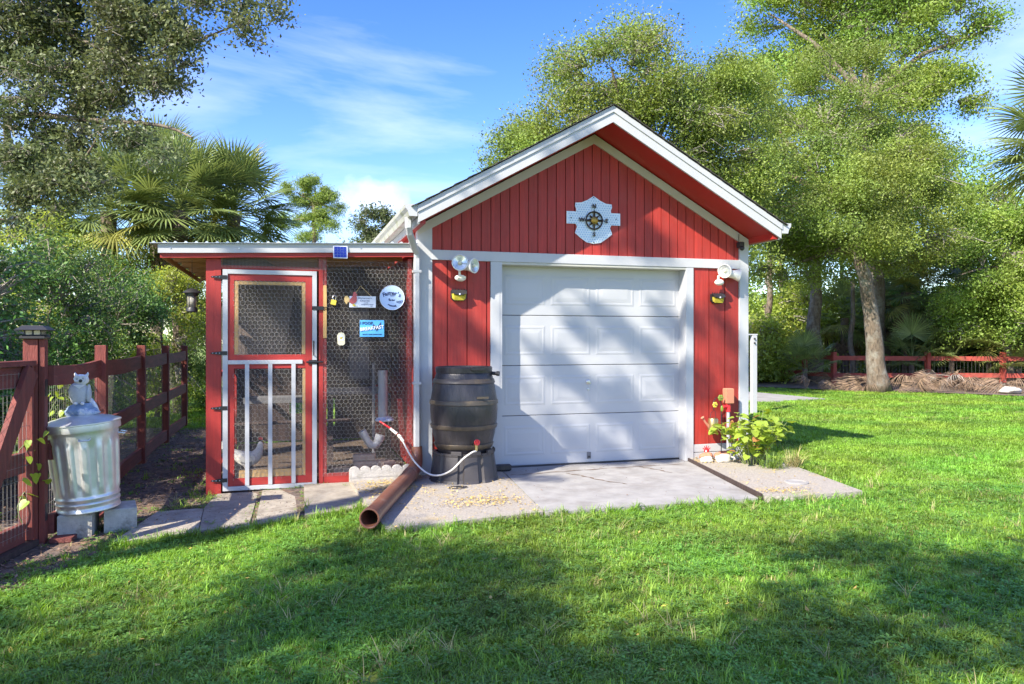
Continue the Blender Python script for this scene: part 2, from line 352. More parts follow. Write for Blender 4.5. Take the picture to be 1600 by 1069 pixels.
for pts_ in ([(.55, -.35), (.66, -.55), (.74, -.80), (.90, -1.05)], [(1.42, -.22), (1.50, -.36), (1.58, -.62)], [(-.02, -.30), (.3, -.27), (.7, -.24), (1.3, -.20), (2.0, -.19)]):
    mb = MB(); vs = []; k_ = len(pts_)
    pp_ = smooth_path([(x, y, 0) for x, y in pts_], 6)
    for i, p in enumerate(pp_):
        wv = (.010+.008*math.sin(i*2.3))*(.5+.5*math.sin(math.pi*i/(len(pp_)-1))); d_ = (pp_[min(i+1, len(pp_)-1)]-pp_[max(i-1, 0)]).normalized(); n_ = Vector((-d_.y, d_.x, 0)); q_ = p+n_*.012*math.sin(i*1.7)
        vs += [(q_.x-n_.x*wv, q_.y-n_.y*wv, .003), (q_.x+n_.x*wv, q_.y+n_.y*wv, .003)]
    mb.add(vs, [(2*i, 2*i+1, 2*i+3, 2*i+2) for i in range(len(pp_)-1)]); mb.build('rust_mark', 'rust', dw)
# dark joint boards edging the right pebbled slab
MB().beam((2.118, -.02, .010), (1.722, -1.93, .010), .018, .05).build('edging_board', 'darkwood', pv)
walk = bpy.data.objects.new('path', None); COL.objects.link(walk); walk.location = (-2.4, -.8, -.08); tag(walk, kind='structure')
for i, p in enumerate(PAVERS):
    c = Vector((sum(q[0] for q in p)/4, sum(q[1] for q in p)/4)); q2 = []
    for q in p:                                     # clipped corners
        q2.append((q[0]+(c.x-q[0])*.02, q[1]+(c.y-q[1])*.01))
    tl = .006*math.sin(i*2.1)
    MB().slab(q2, -.16, gz(c.x, c.y)+.024+tl).build('paver', 'paver', walk)
# mulch path at the left of the coop, and bare soil by the fence
def sheet(poly, z, name, mat, step=.25):
    xs0, xs1 = min(p[0] for p in poly), max(p[0] for p in poly); ys0, ys1 = min(p[1] for p in poly), max(p[1] for p in poly)
    mb = MB(); n = len(poly); vs = [(x, y, gz(x, y)+z) for x, y in poly]
    mb.add(vs+[(sum(p[0] for p in poly)/n, sum(p[1] for p in poly)/n, gz(sum(p[0] for p in poly)/n, sum(p[1] for p in poly)/n)+z)], [(i, (i+1) % n, n) for i in range(n)])
    return mb.build(name, mat)
MULCH = [(-4.6, -3.1), (-3.62, -2.45), (-3.30, -1.62), (-3.15, -.6), (-2.80, -.55), (-2.78, 5.3), (-3.2, 5.7), (-4.9, 6), (-5.2, 1)]
tag(sheet(MULCH, .008, 'mulch_ground', 'mulch'), kind='structure')
tag(sheet([(-3.30, -1.56), (-3.14, -.3), (-2.85, .05), (-1.5, .05), (-1.47, -1.15), (-2.4, -1.36)], .012, 'path_bed', 'mulch'), kind='structure')
FARBED = [(10.0, 12.4), (12.3, 9.6), (13.6, 8.1), (15.2, 6.2), (17.5, 4.4), (24, -1), (60, 10), (60, 60), (6, 60), (6.5, 16)]
tag(sheet(FARBED, .03, 'woodland_ground', 'mulch'), kind='structure')
tag(MB().slab([(7.2, 9.2), (7.0, 7.3), (8.2, 6.9), (9.75, 7.15), (9.4, 9.9)], -.1, -.012).build('path', 'concrete'), kind='structure')
tag(MB().slab([(-2.72, .1), (-.9, .1), (-.9, 3.0), (-2.72, 3.0)], -.12, -.02).build('coop_floor', 'dirt'), kind='structure')

# ------------------------------------------------------------------ garage
GX0, GX1, GC = -.87, 2.86, 1.0
g = thing('garage', (1, 0, 0), 'small red wooden garage with white trim and a gabled roof', 'garage')
def ztop(x, a=3.43, b=.55): return a-b*abs(x-GC)
wall = MB().prism([(GX0+.02, -.02), (-.046, -.02), (-.046, 2.14), (2.09, 2.14), (2.09, -.02), (GX1-.02, -.02), (GX1-.02, ztop(GX1)), (GC, 3.50), (GX0+.02, ztop(GX0))], .012, .10)
wo_ = wall.build('front_wall', 'groove', g)
for x0 in (GX0, GX1-.08): MB().box(x0, x0+.08, .10, 5, -.02, 2.50).build('side_wall', 'siding', g)
for x0 in (GX0-.006, GX1-.006):
    mb = MB()
    for k in range(24): mb.box(x0, x0+.012, .13+k*.2, .13+k*.2+.19, 0, 2.48)
    mb.build('side_siding', 'siding', g)['kind'] = 'stuff'
MB().prism([(GX0, 0), (GX1, 0), (GX1, 2.5), (GC, 3.5), (GX0, 2.5)], 4.9, 5.0).build('rear_wall', 'siding', g)
# vertical siding boards of the gable and the two side panels, one object each
x = -.745; k = 0; rr = random.Random(3)
while x < 2.765-.02:
    x1 = min(x+.1015, 2.765); a, b = x+.004, x1-.004
    pts = [(a, 2.225), (b, 2.225), (b, ztop(b)+.03)]
    if a < GC < b: pts.append((GC, ztop(GC)+.03))
    pts.append((a, ztop(a)+.03))
    dy = rr.uniform(-.0015, .0015)
    MB().prism(pts, -.004+dy, .012).build('siding_board', 'siding', wo_)
    x = x1
for xs, zb, zt in (([-.745, -.588, -.385, -.180, -.141], -.0, 2.14), ([2.18, 2.385, 2.588, 2.765], .18, 2.14)):
    for a, b in zip(xs, xs[1:]): MB().box(a+.005, b-.005, -.004+rr.uniform(-.0015, .0015), .012, zb, zt).build('siding_board', 'siding', wo_)
# trim
def trim(name, *a, mat='white', ch=.003): return MB().box(*a, ch=ch).build(name, mat, g)
for s in (0, 1):
    x0, x1 = ((GX0-.02, -.745), (2.765, GX1+.02))[s]
    MB().prism([(x0, .0), (x1, .0), (x1, 2.46 if s == 0 else 2.44), (x0, 2.44 if s == 0 else 2.46)], -.022, .012).build('corner_board', 'white', g)
    xs = (GX0-.02, GX0+.005) if s == 0 else (GX1-.005, GX1+.02)
    MB().box(xs[0], xs[1], .0125, .11, 0, 2.44).build('corner_board', 'white', g)
trim('header_board', -.745, 2.765, -.026, .012, 2.138, 2.238)
trim('door_casing', -.141, -.046, -.022, .012, 0, 2.1375)
trim('door_casing', 2.09, 2.18, -.022, .012, 0, 2.1375)
trim('door_jamb', -.046, -.020, -.018, .20, 0, 2.137)
trim('door_jamb', 2.088, 2.115, -.018, .20, 0, 2.137)
trim('door_head', -.02, 2.088, -.018, .20, 2.112, 2.1375, mat='cream')
trim('base_board', 2.18, 2.765, -.012, .012, .092, .178)
trim('base_board', 2.18, 2.765, -.012, .012, 0, .086)
trim('base_board', -.745, -.141, -.014, .012, 0, .06)
def rake_band(lo, hi, y0, y1, xend, mat, name):
    for sgn in (-1, 1):
        mb = MB().prism([(GC, lo), (GC+sgn*xend, lo-.556*xend), (GC+sgn*xend, hi-.556*xend), (GC, hi)], y0, y1)
        mb.build(name, mat, g)
rake_band(3.425, 3.52, -.024, .011, 1.885, 'cream', 'gable_trim')
rake_band(3.521, 3.628, -.502, -.478, 1.965, 'white', 'rake_fascia')
rake_band(3.62, 3.682, -.514, -.490, 1.972, 'white', 'rake_fascia_cap')
rake_band(3.535, 3.552, -.478, 5.2, 1.95, 'soffit', 'soffit')
roof = MB()
for sgn in (-1, 1): roof.prism([(GC, 3.56), (GC+sgn*1.95, 3.56-.556*1.95), (GC+sgn*1.95, 3.675-.556*1.95), (GC, 3.675)], -.47, 5.2)
roof.build('roof_deck', 'darkwood', g)
for sgn in (-1, 1):
    mb = MB()
    for k in range(15):
        a, b = k*.134, (k+1)*.134+.02
        mb.prism([(GC+sgn*a, 3.690-.556*a), (GC+sgn*b, 3.690-.556*b+.006), (GC+sgn*b, 3.690-.556*b+.014), (GC+sgn*a, 3.694-.556*a)], -.535, 5.25)
    mb.build('shingles', 'shingle', g)['kind'] = 'stuff'
for x0, x1, nm in ((-.965, -.945, 'eave_fascia'), (2.945, 2.965, 'eave_fascia')):
    MB().box(x0, x1, -.476, 5.2, 2.42, 2.575).build(nm, 'white', g)
# boxed eave returns
MB().prism([(GX0-.02, 2.425), (-.944, 2.425), (-.944, 2.50), (GX0-.02, 2.50)], -.47, 5).build('eave_soffit', 'soffit', g)
MB().prism([(GX1+.02, 2.425), (2.944, 2.425), (2.944, 2.50), (GX1+.02, 2.50)], -.47, 5).build('eave_soffit', 'soffit', g)
# garage door
gd = MB().box(-.03, 2.10, .165, .195, .012, 2.13).build('garage_door', 'seam', g)
for s in range(4):
    z0 = .016+s*.528; z1 = z0+.522
    MB().box(-.022, 2.09, .140, .165, z0, z1, ch=.004).build('door_section', 'door', gd)
    for c in range(4):
        cx0 = .045+c*.517; cx1 = cx0+.455; a0, a1 = z0+.105, z1-.105
        mb = MB(); d = .1402
        def ring(o, y): return [(cx0+o, y, a0+o), (cx1-o, y, a0+o), (cx1-o, y, a1-o), (cx0+o, y, a1-o)]
        rs = [ring(0, d-.0004), ring(.016, d-.0038), ring(.026, d-.0038), ring(.032, d-.0022), ring(.040, d-.0022), ring(.080, d-.0058)]
        vs = [v for q in rs for v in q]; fs = []
        for q in range(len(rs)-1):
            for i in range(4): fs.append((q*4+i, q*4+(i+1) % 4, q*4+4+(i+1) % 4, q*4+4+i))
        n0 = (len(rs)-1)*4; fs.append((n0, n0+1, n0+2, n0+3)); mb.add(vs, fs)
        mb.build('raised_panel', 'door', gd)
MB().box(-.02, 2.088, .128, .168, .001, .016).build('bottom_seal', 'blackp', gd)
h = MB(); mt = Matrix.Translation((.993, .132, .883)) @ Matrix.Rotation(R(90), 4, 'X')
h.lathe([(.0, -.008), (.026, -.008), (.026, 0), (.018, .006), (0, .008)], 16, mt, cap=False).beam((.972, .115, .893), (1.012, .115, .868), .012, .012).beam((.993, .135, .883), (.993, .115, .883), .012, .012)
h.build('lock_handle', 'bolt', gd)
MB().lathe([(0, 0), (.014, 0), (.012, .006), (0, .008)], 12, Matrix.Translation((.993, .137, .805)) @ Matrix.Rotation(R(90), 4, 'X'), cap=False).build('lock_cylinder', 'bolt', gd)
MB().box(.978, 1.022, .132, .14, .055, .125).build('lift_plate', 'greywood', gd)
MB().box(.988, 1.012, .124, .132, .068, .085).build('lift_handle', 'blackp', gd)

# gutters and downspout
def gutter(x0, sgn, y0, y1, label, nm='rain_gutter'):
    t = thing(nm, (x0, y0, 2.5), label, 'gutter')
    p = [(x0, 2.595), (x0, 2.485), (x0+sgn*.075, 2.485), (x0+sgn*.088, 2.53), (x0+sgn*.112, 2.56), (x0+sgn*.115, 2.595)]
    inner = [(q[0]+(x0+sgn*.055-q[0])*.06, q[1]+.004) for q in p]
    mb = MB(); poly = p+inner[::-1]
    if sum(poly[i][0]*poly[(i+1) % 12][1]-poly[(i+1) % 12][0]*poly[i][1] for i in range(12)) < 0: poly = poly[::-1]
    n = 12; vs = [(a, y0, b) for a, b in poly]+[(a, y1, b) for a, b in poly]
    mb.add(vs, [((i+1) % n, i, i+n, (i+1) % n+n) for i in range(n)]); mb.build('trough', 'gutter', t)
    MB().prism(p, y0-.004, y0+.001).build('end_cap', 'spout', t)
    return t
gutter(-.972, -1, -.50, 5.1, 'mossy white gutter along the left eave of the red garage')
gutter(2.972, 1, -.50, 5.1, 'clean white gutter end sticking out at the right eave of the red garage')
ds = thing('downspout', (-.9, -.05, .25), 'white downspout bending from the left eave down beside the chicken coop', 'downspout')
path = [(-1.035, -.36, 2.49), (-1.035, -.36, 2.40), (-1.02, -.33, 2.355), (-.955, -.16, 2.26), (-.91, -.075, 2.20), (-.905, -.055, 2.14), (-.905, -.055, 1.2), (-.905, -.055, .24)]
mb = MB()
def rect_tube(mb, pts, w_, h_):
    pts = [Vector(p) for p in pts]; vs = []; fs = []; k = len(pts)
    for i, p in enumerate(pts):
        d = (pts[min(i+1, k-1)]-pts[max(i-1, 0)]).normalized(); xx = Vector((1, 0, 0)); xx = (xx-d*xx.dot(d)).normalized(); yy = d.cross(xx)
        for a, b in ((-1, -.6), (-.6, -1), (.6, -1), (1, -.6), (1, .6), (.6, 1), (-.6, 1), (-1, .6)): vs.append(p+xx*a*w_/2+yy*b*h_/2)
    for i in range(k-1):
        for j in range(8): fs.append((i*8+j, (i+1)*8+j, (i+1)*8+(j+1) % 8, i*8+(j+1) % 8))
    mb.add(vs, fs)
rect_tube(mb, path, .062, .07); mb.build('pipe', 'spout', ds)
for zz in (2.0, .9): MB().box(-.945, -.865, -.094, -.012, zz, zz+.025).build('strap', 'white', ds)
bp = thing('drain_pipe', (-1.3, -1.0, 0), 'brown drain pipe lying on the slab and running from the downspout to the grass', 'pipe')
mb = MB(); pts = [(-.905, -.06, .29), (-.905, -.065, .20), (-.92, -.11, .13), (-.955, -.20, .088), (-1.02, -.39, .078), (-1.57, -2.02, .068)]
mb.tube(pts, [.052, .056, .062, .066, .066, .066], 20, cap=False); mb.build('pipe', 'brownpipe', bp, angle=40)
dd = (Vector(pts[-1])-Vector(pts[-2])).normalized(); e = Vector(pts[-1])
mq = Matrix.Translation(e) @ dd.to_track_quat('Z', 'Y').to_matrix().to_4x4()
MB().lathe([(.066, -.09), (.073, -.088), (.073, 0), (.066, .001), (.060, -.004), (.058, -.40), (0, -.401)], 24, mq, cap=False).build('pipe_rim', 'brownpipe', bp, angle=40)
q = Vector(pts[4]); MB().tube([q-dd*.06, q-dd*.058, q+dd*.05, q+dd*.052], [.067, .072, .072, .067], 20, cap=False).build('coupling', 'brownpipe', bp, angle=40)
bl = thing('rubber_stop', (-.05, -.03, .02), 'brown rounded block with a dark rod lying under the left end of the garage door', 'door stop')
MB().box(-.10, .06, -.085, -.03, .005, .072, ch=.012).build('block', 'barrel', bl)
MB().tube([(.05, -.055, .04), (.35, -.03, .032), (.70, .02, .028)], [.008, .006, .004], 6).build('rod', 'blackp', bl)

# ------------------------------------------------------------------ wire helpers
def hexwire(x0, x1, z0, z1, y, cell=.043, r=.0009, sag=.0, seed=1):
    mb = MB(); s = cell/math.sqrt(3)*.92; h = cell; rnd = random.Random(seed)
    nodes = {}
    def nd(x, z):
        k = (round(x, 3), round(z, 3))
        if k not in nodes: nodes[k] = (x+rnd.uniform(-1, 1)*cell*.06, y+sag*mnoise.noise(Vector((x*3, z*3, seed))), z+rnd.uniform(-1, 1)*cell*.06)
        return nodes[k]
    dz = h*.86; a = cell/2; b = dz*.33; row = 0; z = z0
    def seg(p, q):
        if not (x0 <= p[0] <= x1 and x0 <= q[0] <= x1 and z0 <= p[2] <= z1 and z0 <= q[2] <= z1): return
        mb.tube([p, q], r, 3, cap=False)
    while z < z1:
        ox = x0+(a if row % 2 else 0)
        x = ox-cell
        while x < x1+cell:
            seg(nd(x, z), nd(x, z+dz-b)); seg(nd(x, z+dz-b), nd(x+a, z+dz)); seg(nd(x, z+dz-b), nd(x-a, z+dz))
            x += cell
        z += dz; row += 1
    return mb
def gridwire(x0, x1, z0, z1, y, step=.0127, r=.0005, seed=0):
    mb = MB(); x = x0
    def yy(x, z): return y+.003*mnoise.noise(Vector((x*2.5, z*2.5, seed)))
    while x < x1:
        mb.tube([(x+.002*mnoise.noise(Vector((x*9, z0+k*(z1-z0)/4*3, seed))), yy(x, z0+k*(z1-z0)/4), z0+k*(z1-z0)/4) for k in range(5)], r, 3, cap=False); x += step
    z = z0
    while z < z1:
        mb.tube([(x0+k*(x1-x0)/4, yy(x0+k*(x1-x0)/4, z), z+.002*mnoise.noise(Vector((x0+k*3, z*9, seed)))) for k in range(5)], r, 3, cap=False); z += step
    return mb

# ------------------------------------------------------------------ chicken coop
c = thing('chicken_coop', (-1.9, 0, -.08), 'red wire-fronted chicken coop with a flat metal roof, attached left of the garage', 'chicken coop')
def fz(x): return .0345*(x+.92)        # the roof falls a little to the left
def cb(name, x0, x1, y0, y1, z0, z1, mat='coopred', ch=.003, par=None): return MB().box(x0, x1, y0, y1, z0, z1, ch=ch).build(name, mat, par or c)
cb('post', -2.845, -2.775, .0, .09, -.12, 2.10); cb('post', -2.7745, -2.715, -.004, .06, -.12, 2.10)
cb('post', -1.838, -1.800, -.004, .09, -.10, 2.14); cb('post', -1.7995, -1.766, .002, .07, -.10, 2.14)
cb('splice_board', -1.7985, -1.767, -.016, .002, 1.355, 1.86, 'rawwood')
cb('bottom_rail', -1.766, -.99, .0, .04, -.08, .055, 'coopredh')
cb('post', -.985, -.945, .0, .09, -.02, 2.14)
MB().beam((-.99, .25, .15), (-1.06, .06, .75), .05, .02, (0, 1, 0)).build('leaning_board', 'coopred', c)
cb('header_rail', -2.715, -1.838, .0, .05, 1.995, 2.03, 'coopredh')
for yy in (2.9,):
    cb('post', -2.845, -2.755, yy, yy+.09, -.12, 2.2); cb('post', -.985, -.9, yy, yy+.09, -.12, 2.2)
# roof
mb = MB()
def sloped(mb, x0, x1, y0, y1, zb, zt): mb.prism([(x0, zb+fz(x0)), (x1, zb+fz(x1)), (x1, zt+fz(x1)), (x0, zt+fz(x0))], y0, y1)
mb = MB(); sloped(mb, -3.22, -.93, -.075, -.050, 2.155, 2.195); mb.build('beam', 'coopredh', c)
mb = MB(); sloped(mb, -3.235, -.93, -.098, -.050, 2.196, 2.276); mb.build('roof_fascia', 'coopwhite', c)
mb = MB(); sloped(mb, -3.30, -.90, -.125, 3.2, 2.280, 2.284)
for k in range(27):
    xx = -3.28+k*.088; mb.prism([(xx, 2.284+fz(xx)), (xx+.03, 2.284+fz(xx)), (xx+.022, 2.298+fz(xx)), (xx+.008, 2.298+fz(xx))], -.125, 3.2)
mb.build('metal_roof', 'galv', c)
mb = MB(); sloped(mb, -3.22, -.93, -.048, 3.15, 2.262, 2.278); mb.build('roof_deck', 'plywood', c)
for k in range(6):
    y0 = .0+k*.6; mb = MB(); sloped(mb, -3.20, -.95, y0+.01, y0+.05, 2.18, 2.261); mb.build('rafter', 'plywood', c)
mb = MB(); mb.prism([(-3.215, 2.155+fz(-3.2)), (-3.195, 2.155+fz(-3.2)), (-3.195, 2.195+fz(-3.2)), (-3.215, 2.195+fz(-3.2))], -.0495, 3.1); mb.build('side_fascia', 'rawwood', c)
for x in (-3.13, -2.55, -1.30 if False else -1.45, -.97):
    MB().lathe([(0, 0), (.008, 0), (.006, .004), (0, .005)], 8, Matrix.Translation((x, -.098, 2.236+fz(x))) @ Matrix.Rotation(R(90), 4, 'X'), cap=False).build('screw', 'bolt', c)
# plate beams left side and side frame
cb('side_rail', -2.84, -2.79, .095, 2.9, 2.02, 2.10, 'coopredh'); cb('side_rail', -2.84, -2.79, .095, 2.9, -.06, .03, 'coopredh'); cb('side_rail', -2.84, -2.79, .095, 2.9, .95, 1.0, 'coopredh')
mb = MB()
for k in range(40): mb.tube([(-2.83, .1+k*.07, -.02), (-2.83, .1+k*.07, 2.05)], .0012, 3, cap=False)
for k in range(44): mb.tube([(-2.83, .1, k*.047), (-2.83, 2.9, k*.047)], .0012, 3, cap=False)
mb.build('side_mesh', 'wiredark', c)['kind'] = 'stuff'
for nm, a in (('vent_mesh', (-2.71, -1.77, 2.01, 2.135, -.006)),):
    gridwire(*a, step=.012, r=.0009, seed=4).build(nm, 'wire', c)['kind'] = 'stuff'
hexwire(-1.80, -.93, .03, 2.12, -.008, seed=2, sag=.006, r=.0009).build('chicken_wire', 'wire', c)['kind'] = 'stuff'
gridwire(-1.80, -.93, .03, 2.12, -.002, seed=2, r=.00045).build('hardware_cloth', 'wiredark', c)['kind'] = 'stuff'
# back wall with openings, nest box, tarp
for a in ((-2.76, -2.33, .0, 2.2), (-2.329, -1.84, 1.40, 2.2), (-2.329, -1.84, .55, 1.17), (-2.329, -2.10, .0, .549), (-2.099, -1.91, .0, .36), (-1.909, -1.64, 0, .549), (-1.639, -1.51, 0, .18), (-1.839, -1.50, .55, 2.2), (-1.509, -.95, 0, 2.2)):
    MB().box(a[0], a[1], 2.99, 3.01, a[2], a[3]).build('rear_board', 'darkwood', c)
MB().prism([(-2.74, 1.15), (-2.74, 2.16), (-2.36, 2.16), (-2.05, 1.95), (-2.15, 1.15)], .55, .556).build('shade_tarp', 'tarp', c)
mb = MB(); n = 10
vs = []; fs = []
for i in range(n):
    for j in range(n):
        u, v = i/(n-1), j/(n-1); vs.append((-2.72+.85*u, .9+.5*v+.10*math.sin(u*9+v*3)+.04*math.sin(v*11), 1.12+1.0*v))
for i in range(n-1):
    for j in range(n-1): fs.append((i*n+j, (i+1)*n+j, (i+1)*n+j+1, i*n+j+1))
mb.add(vs, fs); mb.build('shade_cloth', 'tarp', c, smooth=True)
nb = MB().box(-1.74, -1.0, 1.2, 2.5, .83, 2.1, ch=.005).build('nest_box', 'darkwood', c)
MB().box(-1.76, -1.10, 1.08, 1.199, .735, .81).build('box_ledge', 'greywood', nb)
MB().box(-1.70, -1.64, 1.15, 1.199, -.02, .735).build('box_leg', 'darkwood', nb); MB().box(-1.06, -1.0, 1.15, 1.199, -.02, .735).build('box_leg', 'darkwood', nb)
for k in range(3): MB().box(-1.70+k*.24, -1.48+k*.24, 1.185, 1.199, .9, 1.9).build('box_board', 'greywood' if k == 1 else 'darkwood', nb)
MB().box(-2.60, -1.95, 1.5, 1.9, .62, .68).build('roost_shelf', 'greywood', c)
MB().tube([(-2.7, .95, .45), (-1.0, 1.0, .47)], .018, 8).build('perch', 'darkwood', c)
# coop door
d = MB().box(-2.655, -2.60, -.004, .034, -.02, 1.95).build('coop_door', 'coopred', c); d['label'] = 'red framed wire door edged with white strips'
def db(name, x0, x1, z0, z1, y0=-.004, y1=.034, mat='coopredh'): return MB().box(x0, x1, y0, y1, z0, z1, ch=.002).build(name, mat, d)
db('stile', -1.962, -1.902, -.02, 1.95, mat='coopred'); db('top_rail', -2.5995, -1.9625, 1.89, 1.95)
db('middle_rail', -2.5995, -1.9625, 1.07, 1.20); db('bottom_rail', -2.5995, -1.9625, -.018, .05)
db('inner_strip', -2.5995, -2.565, 1.205, 1.885, .0, .03, 'rawwood'); db('inner_strip', -1.995, -1.9625, 1.205, 1.885, .0, .03, 'rawwood')
db('inner_strip', -2.5645, -1.9955, 1.855, 1.885, .0, .03, 'rawwood'); db('inner_strip', -1.99, -1.9625, .052, 1.065, .0, .03, 'rawwood'); db('inner_strip', -2.56, -1.995, .052, .12, .0, .03, 'rawwood')
W_ = 'coopwhite'
db('edge_strip', -2.700, -2.656, -.06, 1.992, -.016, .02, W_); db('edge_strip', -1.8995, -1.858, -.06, 1.992, -.016, .02, W_)
db('edge_strip', -2.6555, -1.900, 1.951, 1.992, -.016, .02, W_); db('edge_strip', -2.6555, -1.900, -.06, -.021, -.016, .02, W_)
db('cross_strip', -2.655, -1.99, 1.112, 1.150, -.018, -.0045, W_)
for x in (-2.505, -2.300, -2.090): db('door_bar', x, x+.037, -.020, 1.1115, -.018, -.0045, W_)
hexwire(-2.61, -1.955, .03, 1.075, -.0045, seed=5, sag=.003).build('chicken_wire', 'wire', d)['kind'] = 'stuff'
hexwire(-2.61, -1.955, 1.19, 1.91, -.0065, seed=6, sag=.003).build('chicken_wire', 'wire', d)['kind'] = 'stuff'
gridwire(-2.60, -1.96, .03, 1.075, -.001, seed=5).build('hardware_cloth', 'wiredark', d)['kind'] = 'stuff'
gridwire(-2.60, -1.96, 1.19, 1.90, -.001, seed=6).build('hardware_cloth', 'wiredark', d)['kind'] = 'stuff'
MB().tube([(-2.57, .06, 1.84), (-2.50, .05, 1.66), (-2.47, .05, 1.6)], .004, 5).build('door_spring', 'black', d)
MB().tube([(-2.585, -.009, 1.02), (-2.54, -.009, .88), (-2.47, -.009, .72)], .004, 5).build('stretch_cable', 'black', d)
for z in (1.918, 1.216, .709, .042):
    hg = MB().prism([(-2.80, z-.006), (-2.80, z+.006), (-2.71, z+.018), (-2.66, z+.018), (-2.66, z-.018), (-2.71, z-.018)], -.020, -.0165).build('hinge', 'black', d)
    for x in (-2.785, -2.755, -2.725): MB().ball((x, -.021, z), .006, 6, 4).build('bolt', 'bolt', c)
MB().box(-1.90, -1.795, -.0225, -.0185, 1.625, 1.660).build('latch_strap', 'black', d)
for x, z in ((-1.79, 1.650), (-1.775, 1.632), (-1.79, 1.628), (-1.775, 1.652)): MB().ball((x, -.020, z), .0055, 6, 4).build('bolt', 'black', c)
MB().tube([(-1.955, -.022, 1.128), (-1.80, -.022, 1.128)], .009, 8).build('slide_bolt', 'black', d); MB().box(-1.93, -1.86, -.0225, -.0185, 1.11, 1.148).build('bolt_plate', 'black', d)
MB().tube([(-1.887, -.018, 1.33), (-1.887, -.05, 1.325), (-1.887, -.05, 1.20), (-1.887, -.018, 1.195)], .006, 6).build('pull_handle', 'black', d)

# things on the coop front
sp = thing('solar_panel', (-1.645, -.12, 2.19), 'small blue solar panel clipped to the coop roof edge', 'solar panel')  # small solar panel at the roof edge
m4 = Matrix.Translation((-1.645, -.118, 2.172)) @ Matrix.Rotation(R(-14), 4, 'X')
def mlocal(mb, root): return mb
mb = MB().box(-.066, .066, -.006, .006, -.062, .062, m4); mb.build('frame', 'signw', sp)
for i in range(4):
    for j in range(4): MB().box(-.058+i*.0292, -.058+i*.0292+.0275, -.0085, -.0062, -.055+j*.0275, -.055+j*.0275+.0258, m4).build('cell', 'solarcell', sp)
pl = thing('padlock', (-1.70, -.02, 1.70), 'yellow padlock with a steel shackle hanging on the coop wire', 'padlock')
MB().box(-1.728, -1.678, -.034, -.014, 1.672, 1.722, Matrix.Translation((-1.7, 0, 1.7)) @ Matrix.Rotation(R(12), 4, 'Y') @ Matrix.Translation((1.7, 0, -1.7)), ch=.004).build('body', 'yellow', pl)
MB().tube([(-1.705, -.024, 1.722), (-1.712, -.024, 1.745), (-1.705, -.024, 1.762), (-1.69, -.024, 1.765), (-1.680, -.024, 1.75), (-1.685, -.02, 1.724)], .0035, 6).build('shackle', 'bolt', pl)
# hen sign
s1 = thing('hen_sign', (-1.44, -.03, 1.66), 'white hanging sign with a painted red hen, on the coop wire', 'sign')
MB().box(-1.555, -1.302, -.034, -.026, 1.652, 1.762, ch=.002).build('board', 'signw', s1)
MB().tube([(-1.510, -.03, 1.77), (-1.447, -.022, 1.862), (-1.345, -.03, 1.762)], .0025, 5).build('cord', 'tan', s1)
hen = [(-1.558, 1.705), (-1.540, 1.690), (-1.520, 1.685), (-1.498, 1.695), (-1.485, 1.715), (-1.484, 1.745), (-1.488, 1.765), (-1.480, 1.778), (-1.490, 1.785), (-1.496, 1.800), (-1.508, 1.803), (-1.518, 1.795), (-1.521, 1.775), (-1.527, 1.755), (-1.545, 1.735)]
MB().prism(hen, -.040, -.0342).build('hen_body', 'pink', s1)
MB().prism([(-1.552, 1.735), (-1.575, 1.765), (-1.592, 1.762), (-1.604, 1.735), (-1.600, 1.705), (-1.580, 1.68), (-1.572, 1.70), (-1.556, 1.705)], -.0395, -.0345).build('hen_tail', 'tan', s1)
MB().prism([(-1.525, 1.685), (-1.505, 1.685), (-1.500, 1.672), (-1.478, 1.668), (-1.515, 1.662), (-1.525, 1.67)], -.0385, -.0342).build('hen_feet', 'yellow', s1)
text("Zimmerman's", -1.408, -.0345, 1.744, .024, 'ink', s1); text('Chick Inn', -1.408, -.0345, 1.718, .024, 'ink', s1)
text('est. 2020', -1.395, -.0345, 1.697, .010, 'ink', s1); text('serving fresh breakfast', -1.385, -.0345, 1.682, .013, 'ink', s1); text('daily', -1.345, -.0345, 1.666, .010, 'ink', s1)
# round sign
s2 = thing('round_sign', (-1.144, -.03, 1.62), "round pale blue sign reading Farmer's Market eggs", 'sign')
mt = Matrix.Translation((-1.144, -.026, 1.752)) @ Matrix.Rotation(R(90), 4, 'X')
MB().lathe([(.118, 0), (.121, .002), (.121, .008), (.117, .010)], 48, mt).build('board', 'signrnd', s2)
MB().lathe([(.117, .0102), (.1205, .0125), (.1215, .0102)], 48, mt, cap=False).build('rim', 'signw', s2)
for i, ch_ in enumerate("Farmer's"):
    a = (i-3.4)*.245; text(ch_, -1.148+.082*math.sin(a)*1.25, -.0368, 1.742+.055*math.cos(a), .056, 'ink', s2, rot=-a*.35, bold=.0016)
text('Market', -1.142, -.0368, 1.771, .015, 'ink', s2); text('eggs', -1.072, -.0368, 1.718, .040, 'ink', s2, rot=R(8))
MB().prism([(-1.19, 1.685), (-1.165, 1.668), (-1.12, 1.662), (-1.095, 1.668), (-1.11, 1.676), (-1.105, 1.684), (-1.125, 1.675), (-1.16, 1.679), (-1.178, 1.69)], -.0375, -.0364).build('basket_print', 'ink', s2)
MB().prism([(-1.178, 1.725), (-1.165, 1.718), (-1.15, 1.726), (-1.14, 1.72), (-1.12, 1.722), (-1.115, 1.735), (-1.13, 1.732), (-1.14, 1.736), (-1.155, 1.732), (-1.166, 1.737), (-1.172, 1.748), (-1.18, 1.74)], -.0375, -.0364).build('hen_print', 'ink', s2)
